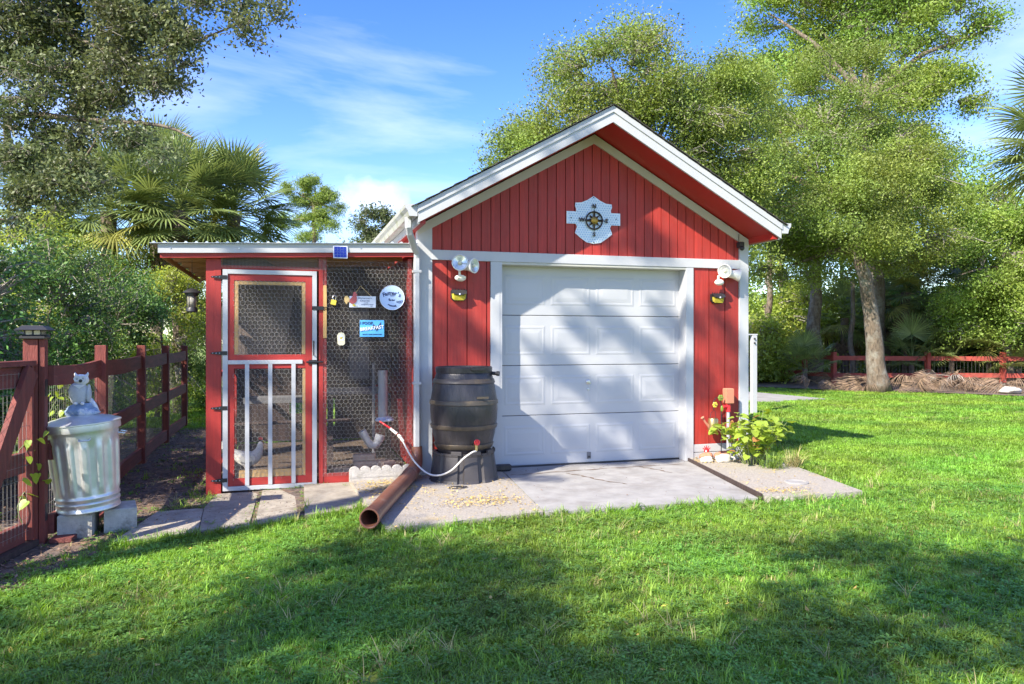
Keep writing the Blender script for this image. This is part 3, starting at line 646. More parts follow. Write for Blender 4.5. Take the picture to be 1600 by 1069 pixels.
# blue sign
s3 = thing('blue_sign', (-1.335, -.03, 1.36), 'bright blue rectangular sign reading I POOP BREAKFAST', 'sign')
MB().box(-1.455, -1.222, -.034, -.027, 1.368, 1.530, ch=.002).build('board', 'blue', s3)
MB().prism([(-1.335, 1.487), (-1.322, 1.492), (-1.31, 1.478), (-1.285, 1.475), (-1.27, 1.49), (-1.252, 1.515), (-1.250, 1.48), (-1.262, 1.455), (-1.280, 1.44), (-1.282, 1.42), (-1.29, 1.438), (-1.297, 1.42), (-1.302, 1.44), (-1.32, 1.452), (-1.33, 1.47)], -.0362, -.0341).build('hen_print', 'bluedk', s3)
text('I POOP', -1.393, -.0365, 1.500, .038, 'bluedk', s3, bold=.0008); text('BREAKFAST', -1.340, -.0385, 1.452, .044, 'signw', s3, rot=R(7), bold=.0012)
text("WHAT'S YOUR SUPERPOWER?", -1.338, -.0362, 1.392, .014, 'bluedk', s3)
for x, z in ((-1.45, 1.525), (-1.227, 1.525), (-1.45, 1.372), (-1.227, 1.372)): MB().tube([(x, -.036, z), (x, -.012, z+.008)], .002, 4).build('tie', 'bolt', s3)
s4 = thing('key_tag', (-1.63, -.03, 1.29), 'pale green oval egg-shaped tag hanging low on the coop wire', 'tag')
MB().prism([(-1.665, 1.30), (-1.650, 1.287), (-1.612, 1.287), (-1.597, 1.302), (-1.595, 1.38), (-1.608, 1.405), (-1.632, 1.412), (-1.656, 1.405), (-1.67, 1.38)], -.034, -.027).build('plate', 'cream2', s4)
MB().prism([(-1.655, 1.33), (-1.61, 1.33), (-1.607, 1.375), (-1.632, 1.395), (-1.658, 1.375)], -.0352, -.0342).build('picture', 'signw', s4)
MB().prism([(-1.645, 1.352), (-1.628, 1.345), (-1.617, 1.36), (-1.622, 1.375), (-1.634, 1.362), (-1.646, 1.368)], -.0362, -.0354).build('bird_print', 'yellow', s4)
MB().tube([(-1.632, -.03, 1.41), (-1.632, -.012, 1.43)], .002, 4).build('cord', 'bolt', s4)
# hanging lantern under the coop's side overhang
ln = thing('lantern', (-2.985, .2, 1.60), 'dark hanging lantern with a pale glass cylinder under the coop roof', 'lantern')
def T(x, y, z): return Matrix.Translation((x, y, z))
MB().lathe([(.045, 0), (.052, .006), (.050, .03), (.042, .045)], 16, T(-2.985, .2, 1.60)).build('base', 'blackp', ln, angle=40)
MB().lathe([(.038, .045), (.040, .15)], 16, T(-2.985, .2, 1.60)).build('glass', 'glass', ln, smooth=True)
for k in range(6):
    a = k*math.pi/3; MB().tube([(-2.985+.045*math.cos(a), .2+.045*math.sin(a), 1.64), (-2.985+.048*math.cos(a), .2+.048*math.sin(a), 1.76)], .003, 4).build('cage_bar', 'blackp', ln)
MB().lathe([(.050, .152), (.052, .175), (.082, .180), (.070, .196), (.020, .222), (0, .226)], 18, T(-2.985, .2, 1.60)).build('cap', 'blackp', ln, angle=30)
MB().tube([(-2.985+.045*math.cos(a), .2, 1.80+.075*math.sin(a)) for a in [i*math.pi/10 for i in range(11)]], .003, 5).build('handle', 'black', ln)
MB().tube([(-2.985, .2, 1.87), (-2.985, .2, 2.09)], .002, 4).build('cord', 'black', ln)

# ------------------------------------------------------------------ inside the coop
hn = thing('hen', (-2.5, .5, -.02), 'white hen with a red comb standing behind the lower coop door', 'hen')
bm = bmesh.new(); sk = [((-.19, 0, .30), .012), ((-.14, 0, .245), .04), ((-.09, 0, .20), .065), ((0, 0, .175), .085), ((.07, 0, .19), .075), ((.105, 0, .25), .045), ((.115, 0, .31), .028), ((.118, 0, .345), .026), ((-.01, .04, .11), .03), ((-.005, .04, .055), .011), ((-.01, -.04, .11), .03), ((-.005, -.04, .055), .011)]
vs = [bm.verts.new(p) for p, r in sk]
for a, b in ((0, 1), (1, 2), (2, 3), (3, 4), (4, 5), (5, 6), (6, 7), (3, 8), (8, 9), (3, 10), (10, 11)): bm.edges.new((vs[a], vs[b]))
me = bpy.data.meshes.new('body'); bm.to_mesh(me); bm.free(); ob = put('body', me, 'feather', hn)
md = ob.modifiers.new('skin', 'SKIN'); 
for i, (p, r) in enumerate(sk): me.skin_vertices[0].data[i].radius = (r, r)
me.skin_vertices[0].data[3].use_root = True
md = ob.modifiers.new('sub', 'SUBSURF'); md.levels = 2; md.render_levels = 2
def hp(mb, name, mat): return mb.build(name, mat, hn, local=True)
for k, (dx, dz) in enumerate(((-.25, .36), (-.235, .38), (-.265, .33), (-.21, .39))):
    hp(MB().prism([(-.12, .21), (-.15, .25), (dx, dz), (dx-.012, dz-.03)], -.012+k*.006, -.008+k*.006), 'tail_feather', 'feather')
hp(MB().ball((-.01, -.075, .19), (.09, .016, .05), 12, 7), 'wing', 'feather'); hp(MB().ball((-.01, .075, .19), (.09, .016, .05), 12, 7), 'wing', 'feather')
hp(MB().prism([(.095, .365), (.10, .392), (.108, .375), (.118, .40), (.126, .378), (.138, .39), (.138, .362), (.118, .362)], -.004, .004), 'comb', 'redv')
hp(MB().prism([(.135, .335), (.142, .338), (.140, .305), (.130, .312)], -.006, .006), 'wattle', 'redv')
hp(MB().add([(.138, -.007, .345), (.138, .007, .345), (.138, 0, .355), (.165, 0, .341)], [(0, 1, 3), (1, 2, 3), (2, 0, 3), (0, 2, 1)]), 'beak', 'yellow')
for s in (-1, 1):
    hp(MB().ball((.128, s*.021, .352), .004, 6, 5), 'eye', 'black')
    hp(MB().tube([(-.005, s*.04, .06), (0, s*.04, .005)], .005, 6).tube([(0, s*.04, .006), (.04, s*.04+.012, .003)], .004, 5).tube([(0, s*.04, .006), (.045, s*.04, .003)], .004, 5).tube([(0, s*.04, .006), (.04, s*.04-.012, .003)], .004, 5).tube([(0, s*.04, .006), (-.025, s*.04, .003)], .004, 5), 'foot', 'yellow')
fd = thing('feeder_tube', (-1.16, .5, .5), 'tall grey pipe feeder with a pale blue cap hanging inside the coop', 'feeder')
MB().tube([(-1.17, .5, 1.02), (-1.17, .5, .53)], .05, 16).build('tube', 'pvc', fd, angle=40)
MB().lathe([(.09, .0), (.10, .012), (.085, .03), (.055, .05)], 18, T(-1.15, .5, .49)).build('tray', 'signrnd', fd, angle=40)
MB().tube([(-1.26, .55, 1.1), (-1.26, .55, -.0)], .016, 8).build('support_rod', 'greywood', fd)
el = thing('pipe_elbow', (-1.32, .28, .21), 'white plastic pipe elbow tipped up on planks inside the coop', 'pipe fitting')
mb = MB(); mb.tube([(-1.395, .28, .40), (-1.345, .28, .31), (-1.32, .28, .275), (-1.285, .28, .265), (-1.255, .28, .29), (-1.235, .28, .33)], [.036, .036, .038, .038, .042, .040], 16); mb.build('elbow', 'pvc', el, angle=45)
MB().tube([(-1.408, .28, .42), (-1.378, .28, .368)], .041, 16).build('collar', 'pvc', el, angle=45)
MB().tube([(-1.24, .28, .315), (-1.222, .28, .375)], .048, 16).build('collar', 'pvc', el, angle=45)
pk = thing('brick_pile', (-1.35, .3, 0), 'rough pile of old bricks and planks under the white pipe elbow', 'bricks')
for i, (x, y, z, rz, L_) in enumerate(((-1.45, .25, .0, 5, .30), (-1.20, .30, .0, -8, .28), (-1.32, .28, .062, 3, .34), (-1.38, .30, .124, -10, .22), (-1.17, .22, .062, 30, .14), (-1.60, .30, .0, 12, .2))):
    MB().box(-L_/2, L_/2, -.055, .055, -.02, .038, Matrix.Translation((x, y, z+.02)) @ Matrix.Rotation(R(rz), 4, 'Z'), ch=.004).build('brick', 'brick', pk)

# ------------------------------------------------------------------ scalloped edger
ed = thing('scalloped_edger', (-1.25, -.15, 0), 'white concrete edging stone with rounded scallops leaning at the coop base', 'garden edging')
mb = MB(); pts = [(-1.565, -.01)]
for k in range(6):
    for j in range(9):
        a = math.pi-j*math.pi/8; pts.append((-1.565+.0505+k*.101+.0505*math.cos(a), .088+.045*math.sin(a)))
pts.append((-1.565+.606, -.01)); mb.prism(pts, -.165, -.12, None); mb.build('stone', 'scallop', ed)
mb = MB().prism([(-1.56, .03), (-.965, .03), (-.965, .045), (-1.56, .045)], -.168, -.1655); mb.build('moulding', 'scallop', ed)

# ------------------------------------------------------------------ rain barrel
rb = thing('rain_barrel', (-.495, -.34, .26), 'dark brown plastic rain barrel with moulded bands standing by the garage door', 'rain barrel')
prof = [(.222, .0), (.240, .02), (.268, .10), (.298, .22), (.319, .36), (.325, .45), (.319, .54), (.300, .66), (.278, .76), (.264, .80), (.272, .803), (.274, .85), (.266, .858), (.252, .858), (.252, .838), (.10, .832), (0, .832)]
def rbf(r, z, a): return r*(1+.004*math.cos(a*22)) if .02 < z < .8 else r
mt = T(-.495, -.34, .225)
MB().lathe(prof, 66, mt, rbf, cap=False).build('body', 'barrel', rb, angle=35)
for z0, z1, r0, r1 in ((.085, .135, .266, .280), (.27, .315, .3085, .3145), (.50, .545, .3225, .3190), (.70, .745, .2935, .283)):
    MB().lathe([(r0, z0), (r0+.009, z0+.006), (r1+.009, z1-.006), (r1, z1)], 66, mt, cap=False).build('band', 'band', rb, angle=50)
for a in (-75,):
    MB().box(-.07, .07, -.012, .03, .825, .862, mt @ Matrix.Rotation(R(a+90), 4, 'Z') @ Matrix.Translation((0, -.275, 0)), ch=.006).build('lid_clip', 'barrel', rb)
MB().tube([(-.26, -.42, 1.02), (-.19, -.46, 1.015)], .018, 10).tube([(-.20, -.455, 1.016), (-.175, -.468, 1.014)], .024, 10).build('overflow_nozzle', 'blackp', rb)
for k in range(5): MB().box(-.012, .012, -.002, .003, -.01, .01, T(-.43+k*.022, -.655+.0005*k, .80)).build('embossed_mark', 'band', rb)
va = Vector((-.455, -.66, .36))
MB().tube([va+Vector((0, .07, .0)), va+Vector((0, -.02, 0))], .014, 10).tube([va+Vector((0, -.015, .03)), va+Vector((0, -.02, -.045))], .013, 10).build('spigot', 'brass', rb)
mb = MB(); ctr = va+Vector((0, -.045, .035))
mb.tube([ctr+Vector((.024*math.cos(a), 0, .024*math.sin(a))) for a in [i*math.pi/8 for i in range(17)]], .005, 6)
for k in range(4): a = k*math.pi/4; mb.tube([ctr+Vector((.022*math.cos(a), 0, .022*math.sin(a))), ctr-Vector((.022*math.cos(a), 0, .022*math.sin(a)))], .004, 5)
mb.tube([ctr+Vector((0, .03, 0)), ctr-Vector((0, .006, 0))], .007, 8); mb.build('valve_wheel', 'redv', rb)
bs = thing('barrel_stand', (-.495, -.34, 0), 'ribbed dark grey plastic stand under the rain barrel', 'stand')
def sf(r, z, a):
    k = (a/(2*math.pi)*10) % 1; return r*(1 if .14 < k < .86 else .93)
mb = MB(); n = 120; hh = []
for i, (r, z) in enumerate(((.335, .004), (.325, .03), (.292, .245), (.296, .255), (.296, .275), (.270, .275), (.262, .22), (.0, .21))): hh.append((r, z))
mb.lathe(hh, n, T(-.495, -.34, 0), sf, cap=False); mb.build('stand_body', 'stand', bs)
for k in range(5):
    a = R(-126+k*36+9); MB().box(-.05, .05, -.006, .012, .262, .30, T(-.495, -.34, 0) @ Matrix.Rotation(a+R(90), 4, 'Z') @ Matrix.Translation((0, -.293, 0)), ch=.004).build('lip', 'stand', bs)
ho = thing('garden_hose', (-.8, -.5, .1), 'white garden hose looping from the barrel tap to the coop wire', 'hose')
mb = MB()
cp = [(-.455, -.68, .312), (-.50, -.70, .305), (-.58, -.69, .25), (-.68, -.64, .14), (-.78, -.56, .085), (-.87, -.46, .09), (-.96, -.32, .17), (-1.02, -.17, .28), (-1.05, -.10, .355)]
mb.tube(smooth_path(cp), .0085, 8); mb.build('hose', 'hose', ho, smooth=True)
MB().tube([(-1.045, -.105, .35), (-1.075, -.075, .395)], [.016, .013], 8).tube([(-1.07, -.08, .39), (-1.09, -.06, .41)], [.02, .012], 8).build('nozzle', 'hose', ho)
mb = MB(); mb.tube([(-1.09, -.06, .41), (-1.14, -.03, .46), (-1.20, -.012, .50), (-1.26, .02, .54)], .009, 7); mb.build('copper_tail', 'redv', ho, smooth=True)
MB().tube([(-1.10, -.05, .42), (-1.16, -.02, .47)], .014, 8).build('coupling', 'hose', ho)
hz = thing('hook_ring', (-.9, -.9, .01), 'thin dark wire ring lying on the slab before the barrel stand', 'wire ring')
MB().tube([(-.66+.08*math.cos(a), -.80+.05*math.sin(a), .012) for a in [i*math.pi/8 for i in range(15)]], .004, 5).tube([(-.62+.05*math.cos(a), -.80+.03*math.sin(a), .012) for a in [i*math.pi/8 for i in range(17)]], .004, 5).build('ring', 'black', hz)

# ------------------------------------------------------------------ wall lamps and ornaments
def lamp_head(root, c0, aim, r=.078):
    aim = Vector(aim).normalized(); q = (-aim).to_track_quat('Z', 'Y').to_matrix().to_4x4(); m = Matrix.Translation(c0) @ q
    MB().lathe([(.0, .13), (.03, .128), (.045, .10), (r*.72, .06), (r, .005), (r+.004, -.008), (r-.004, -.012), (r-.009, .0)], 24, m, cap=False).build('lamp_housing', 'lampw', root, angle=40)
    MB().lathe([(0, .012), (r*.35, .006), (r*.7, -.001), (r-.008, -.004)], 24, m, cap=False).build('lamp_lens', 'lens', root, smooth=True)
    MB().ball(Vector(c0)+aim*.004, .018, 8, 6).build('bulb', 'cream2', root)
fl = thing('floodlight', (-.45, 0, 2.02), 'white twin floodlight facing forward on the left panel above a solar lamp', 'floodlight')
MB().lathe([(.05, 0), (.05, .02), (.03, .03)], 16, T(-.40, 0, 2.09) @ Matrix.Rotation(R(90), 4, 'X')).build('wall_plate', 'lampw', fl)
MB().tube([(-.40, -.02, 2.09), (-.47, -.06, 2.09)], .018, 8).tube([(-.40, -.02, 2.09), (-.36, -.06, 2.08)], .018, 8).build('arm', 'lampw', fl)
lamp_head(fl, (-.495, -.17, 2.10), (-.25, -1, .12)); lamp_head(fl, (-.355, -.17, 2.075), (.75, -1, -.05), .072)
MB().tube([(-.48, -.08, 2.03), (-.48, -.09, 1.985)], .012, 8).build('sensor_stem', 'lampw', fl)
MB().ball((-.475, -.10, 1.955), (.058, .045, .034), 16, 10).build('motion_sensor', 'lampw', fl, smooth=True)
MB().box(-.52, -.43, -.146, -.138, 1.950, 1.972, ch=.002).build('sensor_window', 'cream2', fl)
fr = thing('floodlight', (2.58, 0, 2.02), 'white twin floodlight turned outward on the right panel near the corner', 'floodlight')
MB().lathe([(.05, 0), (.05, .02), (.03, .03)], 16, T(2.58, 0, 2.09) @ Matrix.Rotation(R(90), 4, 'X')).build('wall_plate', 'lampw', fr)
MB().tube([(2.58, -.02, 2.09), (2.50, -.07, 2.08)], .018, 8).tube([(2.58, -.02, 2.09), (2.68, -.06, 2.10)], .018, 8).build('arm', 'lampw', fr)
lamp_head(fr, (2.50, -.14, 2.10), (-.75, -.55, -.25), .075); lamp_head(fr, (2.70, -.10, 2.06), (.9, -.25, -.15), .066)
MB().tube([(2.47, -.06, 2.05), (2.45, -.09, 2.00)], .012, 8).build('sensor_stem', 'lampw', fr)
MB().ball((2.455, -.10, 1.975), (.055, .045, .035), 14, 9).build('motion_sensor', 'lampw', fr, smooth=True)
def solar_box(x, z, label):
    t = thing('solar_lamp', (x, 0, z), label, 'solar lamp', 'solar lamps under the floodlights')
    MB().prism([(x-.078, z-.03), (x-.055, z-.058), (x+.055, z-.058), (x+.078, z-.03), (x+.078, z+.045), (x-.078, z+.045)], -.045, .0).build('housing', 'blackp', t)
    mb = MB().add([(x-.074, -.046, z+.012), (x+.074, -.046, z+.012), (x+.052, -.075, z-.012), (x-.052, -.075, z-.012), (x-.068, -.046, z-.035), (x+.068, -.046, z-.035), (x+.05, -.062, z-.054), (x-.05, -.062, z-.054)],
                  [(0, 3, 2, 1), (3, 7, 6, 2), (0, 4, 7, 3), (1, 2, 6, 5), (4, 5, 6, 7)]); mb.build('lens', 'yellow', t)
    MB().add([(x-.080, -.044, z+.052), (x+.080, -.044, z+.052), (x+.074, -.085, z+.012), (x-.074, -.085, z+.012), (x, -.09, z-.004)], [(0, 1, 2, 3), (3, 2, 4)]).build('solar_top', 'blackp', t)
    MB().ball((x, -.091, z+.004), .009, 8, 6).build('sensor_bead', 'signw', t)
    for k in range(5): MB().tube([(x-.06+k*.03, -.02, z+.045), (x-.06+k*.03, -.03, z+.065)], .004, 5).build('peg', 'black', t)
    return t
solar_box(-.478, 1.79, 'black and yellow solar lamp on the left panel below the floodlight')
solar_box(2.475, 1.805, 'black and yellow solar lamp on the right panel below the floodlight')
sc = thing('security_camera', (2.755, -.03, 2.36), 'small black camera under the right end of the gable trim', 'camera')
MB().box(2.725, 2.785, -.085, -.026, 2.37, 2.44, ch=.008).build('housing', 'blackp', sc); MB().ball((2.752, -.09, 2.365), .028, 10, 8).build('lens_dome', 'black', sc, smooth=True)
MB().tube([(2.75, -.03, 2.44), (2.75, -.03, 2.53)], .003, 5).build('cable', 'black', sc)
# shield plaque
pq = thing('shield_plaque', (.995, 0, 2.63), 'silver diamond-plate shield plaque with side tabs on the gable', 'plaque')
half = [(0, .245), (.07, .20), (.14, .17), (.207, .165), (.212, .13), (.198, .10), (.20, .072), (.307, .072), (.307, -.058), (.203, -.058), (.188, -.09), (.205, -.13), (.212, -.155), (.15, -.205), (.08, -.25), (0, -.262)]
poly = [(.992+x, 2.622+z) for x, z in half]+[(.992-x, 2.622+z) for x, z in half[::-1][1:-1]]
MB().prism(poly, -.016, -.006).build('plate', 'shield', pq)
def inside(p, poly):
    x, y = p; r_ = False; j = len(poly)-1
    for i in range(len(poly)):
        if (poly[i][1] > y) != (poly[j][1] > y) and x < (poly[j][0]-poly[i][0])*(y-poly[i][1])/(poly[j][1]-poly[i][1])+poly[i][0]: r_ = not r_
        j = i
    return r_
mb = MB()
for i in range(-11, 12):
    for j in range(-10, 11):
        x, z = .992+i*.028+(.014 if j % 2 else 0), 2.622+j*.024
        sh = [(.992+(px-.992)*.95, 2.622+(pz-2.622)*.95) for px, pz in poly]
        if inside((x, z), sh): mb.prism([(x-.009, z), (x, z-.008), (x+.009, z), (x, z+.008)], -.018, -.0165)
o_ = mb.build('diamond_tread', 'shieldk', pq); o_['kind'] = 'stuff'
for x, z in ((.735, 2.625), (1.25, 2.63), (.992, 2.852), (.992, 2.375)): MB().ball((x, -.018, z), .007, 8, 5).build('screw', 'black', pq)
cw = thing('compass_rose', (.992, -.03, 2.6), 'dark bronze compass wheel with a gold centre mounted on the shield plaque', 'wall ornament')
cx, cz = .992, 2.605
MB().tube([(cx+.092*math.cos(a), -.034, cz+.092*math.sin(a)) for a in [i*math.pi/20 for i in range(41)]], .008, 8).build('ring', 'bronze', cw, smooth=True)
for k in range(8):
    a = k*math.pi/4+math.pi/2; u = Vector((math.cos(a), 0, math.sin(a))); p_ = Vector((-u.z, 0, u.x)); b = Vector((cx, -.036, cz)); L1 = .092 if k % 2 else .135
    mb = MB(); mb.add([b+u*.02+p_*.018+Vector((0, .004, 0)), b+u*.02-p_*.018+Vector((0, .004, 0)), b+u*L1, b+u*.03+Vector((0, -.012, 0))], [(0, 2, 3), (1, 3, 2), (0, 1, 2), (0, 3, 1)]); mb.build('star_point', 'bronze', cw)
MB().lathe([(.04, 0), (.04, .008), (.02, .016), (0, .018)], 16, T(cx, -.036, cz) @ Matrix.Rotation(R(90), 4, 'X'), cap=False).build('hub', 'gold', cw)
for ch_, x, z in (('N', 0, .15), ('S', 0, -.15), ('E', .142, 0), ('W', -.142, 0)): text(ch_, cx+x, -.034, cz+z, .058, 'bronze', cw, bold=.003)

# watering can ornament, stake, standpipe, small things at the right corner
wc = thing('watering_can', (2.35, -.12, .34), 'rusty hanging watering can with pierced sides by the right wall', 'watering can')
MB().lathe([(.058, 0), (.062, .01), (.056, .12), (.05, .13), (.046, .128), (.05, .0)], 20, T(2.365, -.12, .345), cap=False).lathe([(0, .001), (.058, .001)], 20, T(2.365, -.12, .345), cap=False).build('body', 'brass', wc, angle=50)
MB().tube([(2.32, -.12, .38), (2.27, -.125, .43), (2.238, -.13, .475)], [.018, .012, .010], 8).tube([(2.24, -.13, .472), (2.226, -.132, .49)], [.012, .022], 8).build('spout', 'terracotta', wc)
MB().tube([(2.415, -.12, .45), (2.45, -.12, .44), (2.45, -.12, .40), (2.42, -.12, .37)], .004, 5).build('handle', 'brass', wc)
MB().tube([(2.325, -.12, .47), (2.34, -.12, .54), (2.39, -.12, .56), (2.40, -.12, .47)], .003, 5).build('hanger', 'black', wc)
st = thing('garden_stake', (2.468, -.12, 0), 'thin metal plant stake with flowers beside the watering can', 'garden stake')
MB().tube([(2.468, -.12, 0), (2.468, -.12, .62), (2.45, -.12, .70), (2.40, -.12, .70), (2.37, -.12, .66), (2.375, -.12, .56)], .005, 6).build('rod', 'black', st)
for cx_, cz_, mm, rad in ((2.385, .625, 'yellow', .032), (2.455, .70, 'hib', .035)):
    for k in range(6):
        a = k*math.pi/3; MB().ball((cx_+rad*.6*math.cos(a), -.13, cz_+rad*.6*math.sin(a)), (rad*.45, .006, rad*.45), 8, 5).build('petal', mm, st)
    MB().ball((cx_, -.137, cz_), rad*.3, 8, 5).build('flower_centre', 'brass', st)
MB().ball((2.475, -.125, .58), (.018, .006, .035), 8, 6).build('leaf', 'hib', st)
pp = thing('standpipe', (2.56, -.09, 0), 'white water standpipe topped with a red tap box at the garage corner', 'standpipe')
MB().tube([(2.575, -.09, -.02), (2.575, -.09, .56)], .019, 12).build('pipe', 'pvc', pp, angle=40)
MB().box(2.53, 2.62, -.135, -.05, .63, .80, ch=.008).build('tap_box', 'terracotta', pp); pp.children[-1]['label'] = 'faded red box'
MB().tube([(2.575, -.09, .54), (2.575, -.09, .64)], .028, 10).tube([(2.575, -.09, .59), (2.50, -.11, .60)], .018, 8).build('tap', 'redv', pp)
sf_ = thing('red_figurine', (2.285, -.12, .10), 'tiny red and white star-shaped ornament on the terracotta pieces', 'figurine')
MB().ball((2.285, -.12, .125), (.034, .02, .026), 10, 7).build('body', 'redv', sf_)
for k in range(5):
    a = R(30+k*30); MB().tube([(2.285, -.12, .125), (2.285+.055*math.cos(a), -.12, .125+.055*math.sin(a))], [.01, .004], 5).build('ray', 'redv', sf_)
MB().ball((2.268, -.138, .118), .010, 8, 5).build('white_spot', 'signw', sf_); MB().tube([(2.29, -.12, .11), (2.31, -.12, .04)], .012, 6).build('stem', 'redv', sf_)
for i, (x, y, L_, rz) in enumerate(((2.27, -.14, .17, -4), (2.47, -.13, .22, 6))):
    t = thing('terracotta_piece', (x, y, .02), ('short rounded terracotta piece left of the stake, under the red ornament', 'longer rounded terracotta piece lying right under the plant stake')[i], 'terracotta')
    MB().ball((0, 0, .045), (L_/2, .055, .042), 14, 8, .15, i).build('shard', 'terracotta', t, local=True, smooth=True); t.rotation_euler[2] = R(rz)
    MB().ball((L_*.1, -.02, .06), (L_*.25, .045, .034), 10, 6, .2, i+4).build('chip', 'terracotta', t, local=True, smooth=True)
for i, (x, y, r_) in enumerate(((2.205, -.26, .075), (2.40, -.28, .10), (2.52, -.25, .05), (2.57, -.20, .055))):
    t = MB().ball((x, y, .022+r_*.3), (r_, r_*.75, r_*.55), 12, 8, .5, i*3).build('stone', 'stone', smooth=True)
    tag(t, ('white stone at the foot of the door casing', 'largest white stone before the terracotta pieces', 'small angular white stone right of the largest stone', 'small stone touching the base of the standpipe')[i], 'stone')
dc = thing('drain_cover', (2.37, -1.53, .022), 'round white drain cover set in the right pebbled slab', 'drain cover')
MB().lathe([(.11, .0), (.11, .008), (.10, .012), (.085, .012), (.08, .007), (0, .007)], 28, T(2.37, -1.53, .0225), cap=False).build('lid', 'concrete', dc)

# ------------------------------------------------------------------ trash can, blocks, owl
tcn = thing('trash_can', (-3.545, -1.16, .088), 'galvanised fluted steel trash can with a lid, leaning on grey blocks', 'trash can')
tcn.rotation_euler = Euler((R(1.5), R(-3.8), 0))
def flute(r, z, a):
    if .13 < z < .52: k = min(1, (z-.13)/.03, (.52-z)/.03); return r*(1+.034*k*(1 if math.cos(a*14) > 0 else -1)*min(1, abs(math.cos(a*14))*2.2))
    return r
prof = [(.205, 0), (.212, .004), (.212, .02), (.207, .026), (.208, .05), (.214, .056), (.214, .068), (.208, .074), (.210, .09), (.216, .096), (.216, .106), (.211, .112)]+[(.211+(z-.112)*.052, z) for z in [.13+i*.03 for i in range(14)]]+[(.236, .56), (.240, .60), (.246, .606), (.246, .616), (.238, .62)]
MB().lathe(prof, 168, None, flute).build('can_body', 'galv', tcn, local=True, angle=50)
MB().lathe([(.250, .595), (.254, .590), (.256, .60), (.254, .638), (.262, .642), (.262, .650), (.248, .654), (.20, .672), (.12, .690), (.05, .697), (0, .698)], 72, None, cap=False).build('lid', 'galv', tcn, local=True, angle=35)
for sgn in (-1, 1):
    MB().tube([(sgn*.245, -.05, .55), (sgn*.285, -.05, .54), (sgn*.285, .05, .54), (sgn*.245, .05, .55)], .006, 6).build('side_handle', 'galv', tcn, local=True)
MB().tube([(.03, -.243, .545), (.03, -.262, .535), (.10, -.248, .535), (.10, -.228, .545)], .005, 6).build('front_handle', 'galv', tcn, local=True)
for i, (x, y, rz, z0) in enumerate(((-3.60, -1.23, 3, 0), (-3.34, -1.10, 12, 0), (-3.44, -.98, 8, 0))):
    if i == 2: continue
    t = thing('concrete_block', (x, y, -.11), ('mouldy grey concrete block under the left side of the trash can', 'cleaner grey concrete block under the right side of the trash can')[i], 'concrete block', 'concrete blocks carrying the trash can')
    t.rotation_euler[2] = R(rz)
    MB().box(-.115, .105, -.10, .20, 0, .185, ch=.006).build('block', 'cblock', t, local=True)
ow = thing('owl_figurine', (-3.60, -1.16, .775), 'weathered grey owl statue perched on a painted rock on the trash can lid', 'figurine')
mb = MB(); mb.ball((0, 0, .045), (.105, .07, .055), 16, 9, .45, 3); mb.ball((.03, .0, .025), (.10, .075, .035), 14, 8, .3, 8); mb.build('rock_base', 'rock', ow, local=True, smooth=True)
MB().lathe([(0, .085), (.03, .087), (.046, .10), (.060, .145), (.066, .185), (.060, .215), (.045, .235), (.032, .245), (0, .25)], 20, T(-.005, 0, 0) @ Matrix.Rotation(R(-3), 4, 'Y'), cap=False).build('body', 'plaster', ow, local=True, smooth=True)
MB().ball((.008, -.008, .268), (.050, .046, .042), 18, 12, .08, 2).build('head', 'plasterw', ow, local=True, smooth=True)
for sx in (-1, 1):
    MB().tube([(.008+sx*.032, -.008, .295), (.008+sx*.042, -.010, .312), (.008+sx*.043, -.010, .326)], [.014, .008, .001], 8).build('ear_tuft', 'plasterw', ow, local=True)
    MB().lathe([(.024, 0), (.022, .006), (.010, .003)], 14, T(.008+sx*.020, -.050, .278) @ Matrix.Rotation(R(90), 4, 'X'), cap=False).build('eye_disc', 'plasterw', ow, local=True)
    MB().ball((.008+sx*.019, -.052, .279), .0065, 8, 6).build('eye', 'plaster', ow, local=True)
    MB().ball((sx*.052, .006, .165), (.018, .04, .068), 12, 9, .1, 5).build('wing', 'plaster', ow, local=True, smooth=True)
    MB().ball((sx*.022, -.045, .095), (.014, .018, .012), 8, 6).build('foot', 'plasterw', ow, local=True)
MB().ball((.012, -.054, .262), (.013, .010, .012), 10, 7).build('beak', 'blackp', ow, local=True, smooth=True)
MB().prism([(-.035, .232), (.045, .232), (.005, .205)], -.062, -.052).build('bib', 'plasterw', ow, local=True)
MB().tube([(.055, .02, .12), (.09, .02, .07), (.115, .01, .035)], [.02, .018, .008], 8).build('tail', 'plasterw', ow, local=True, smooth=True)

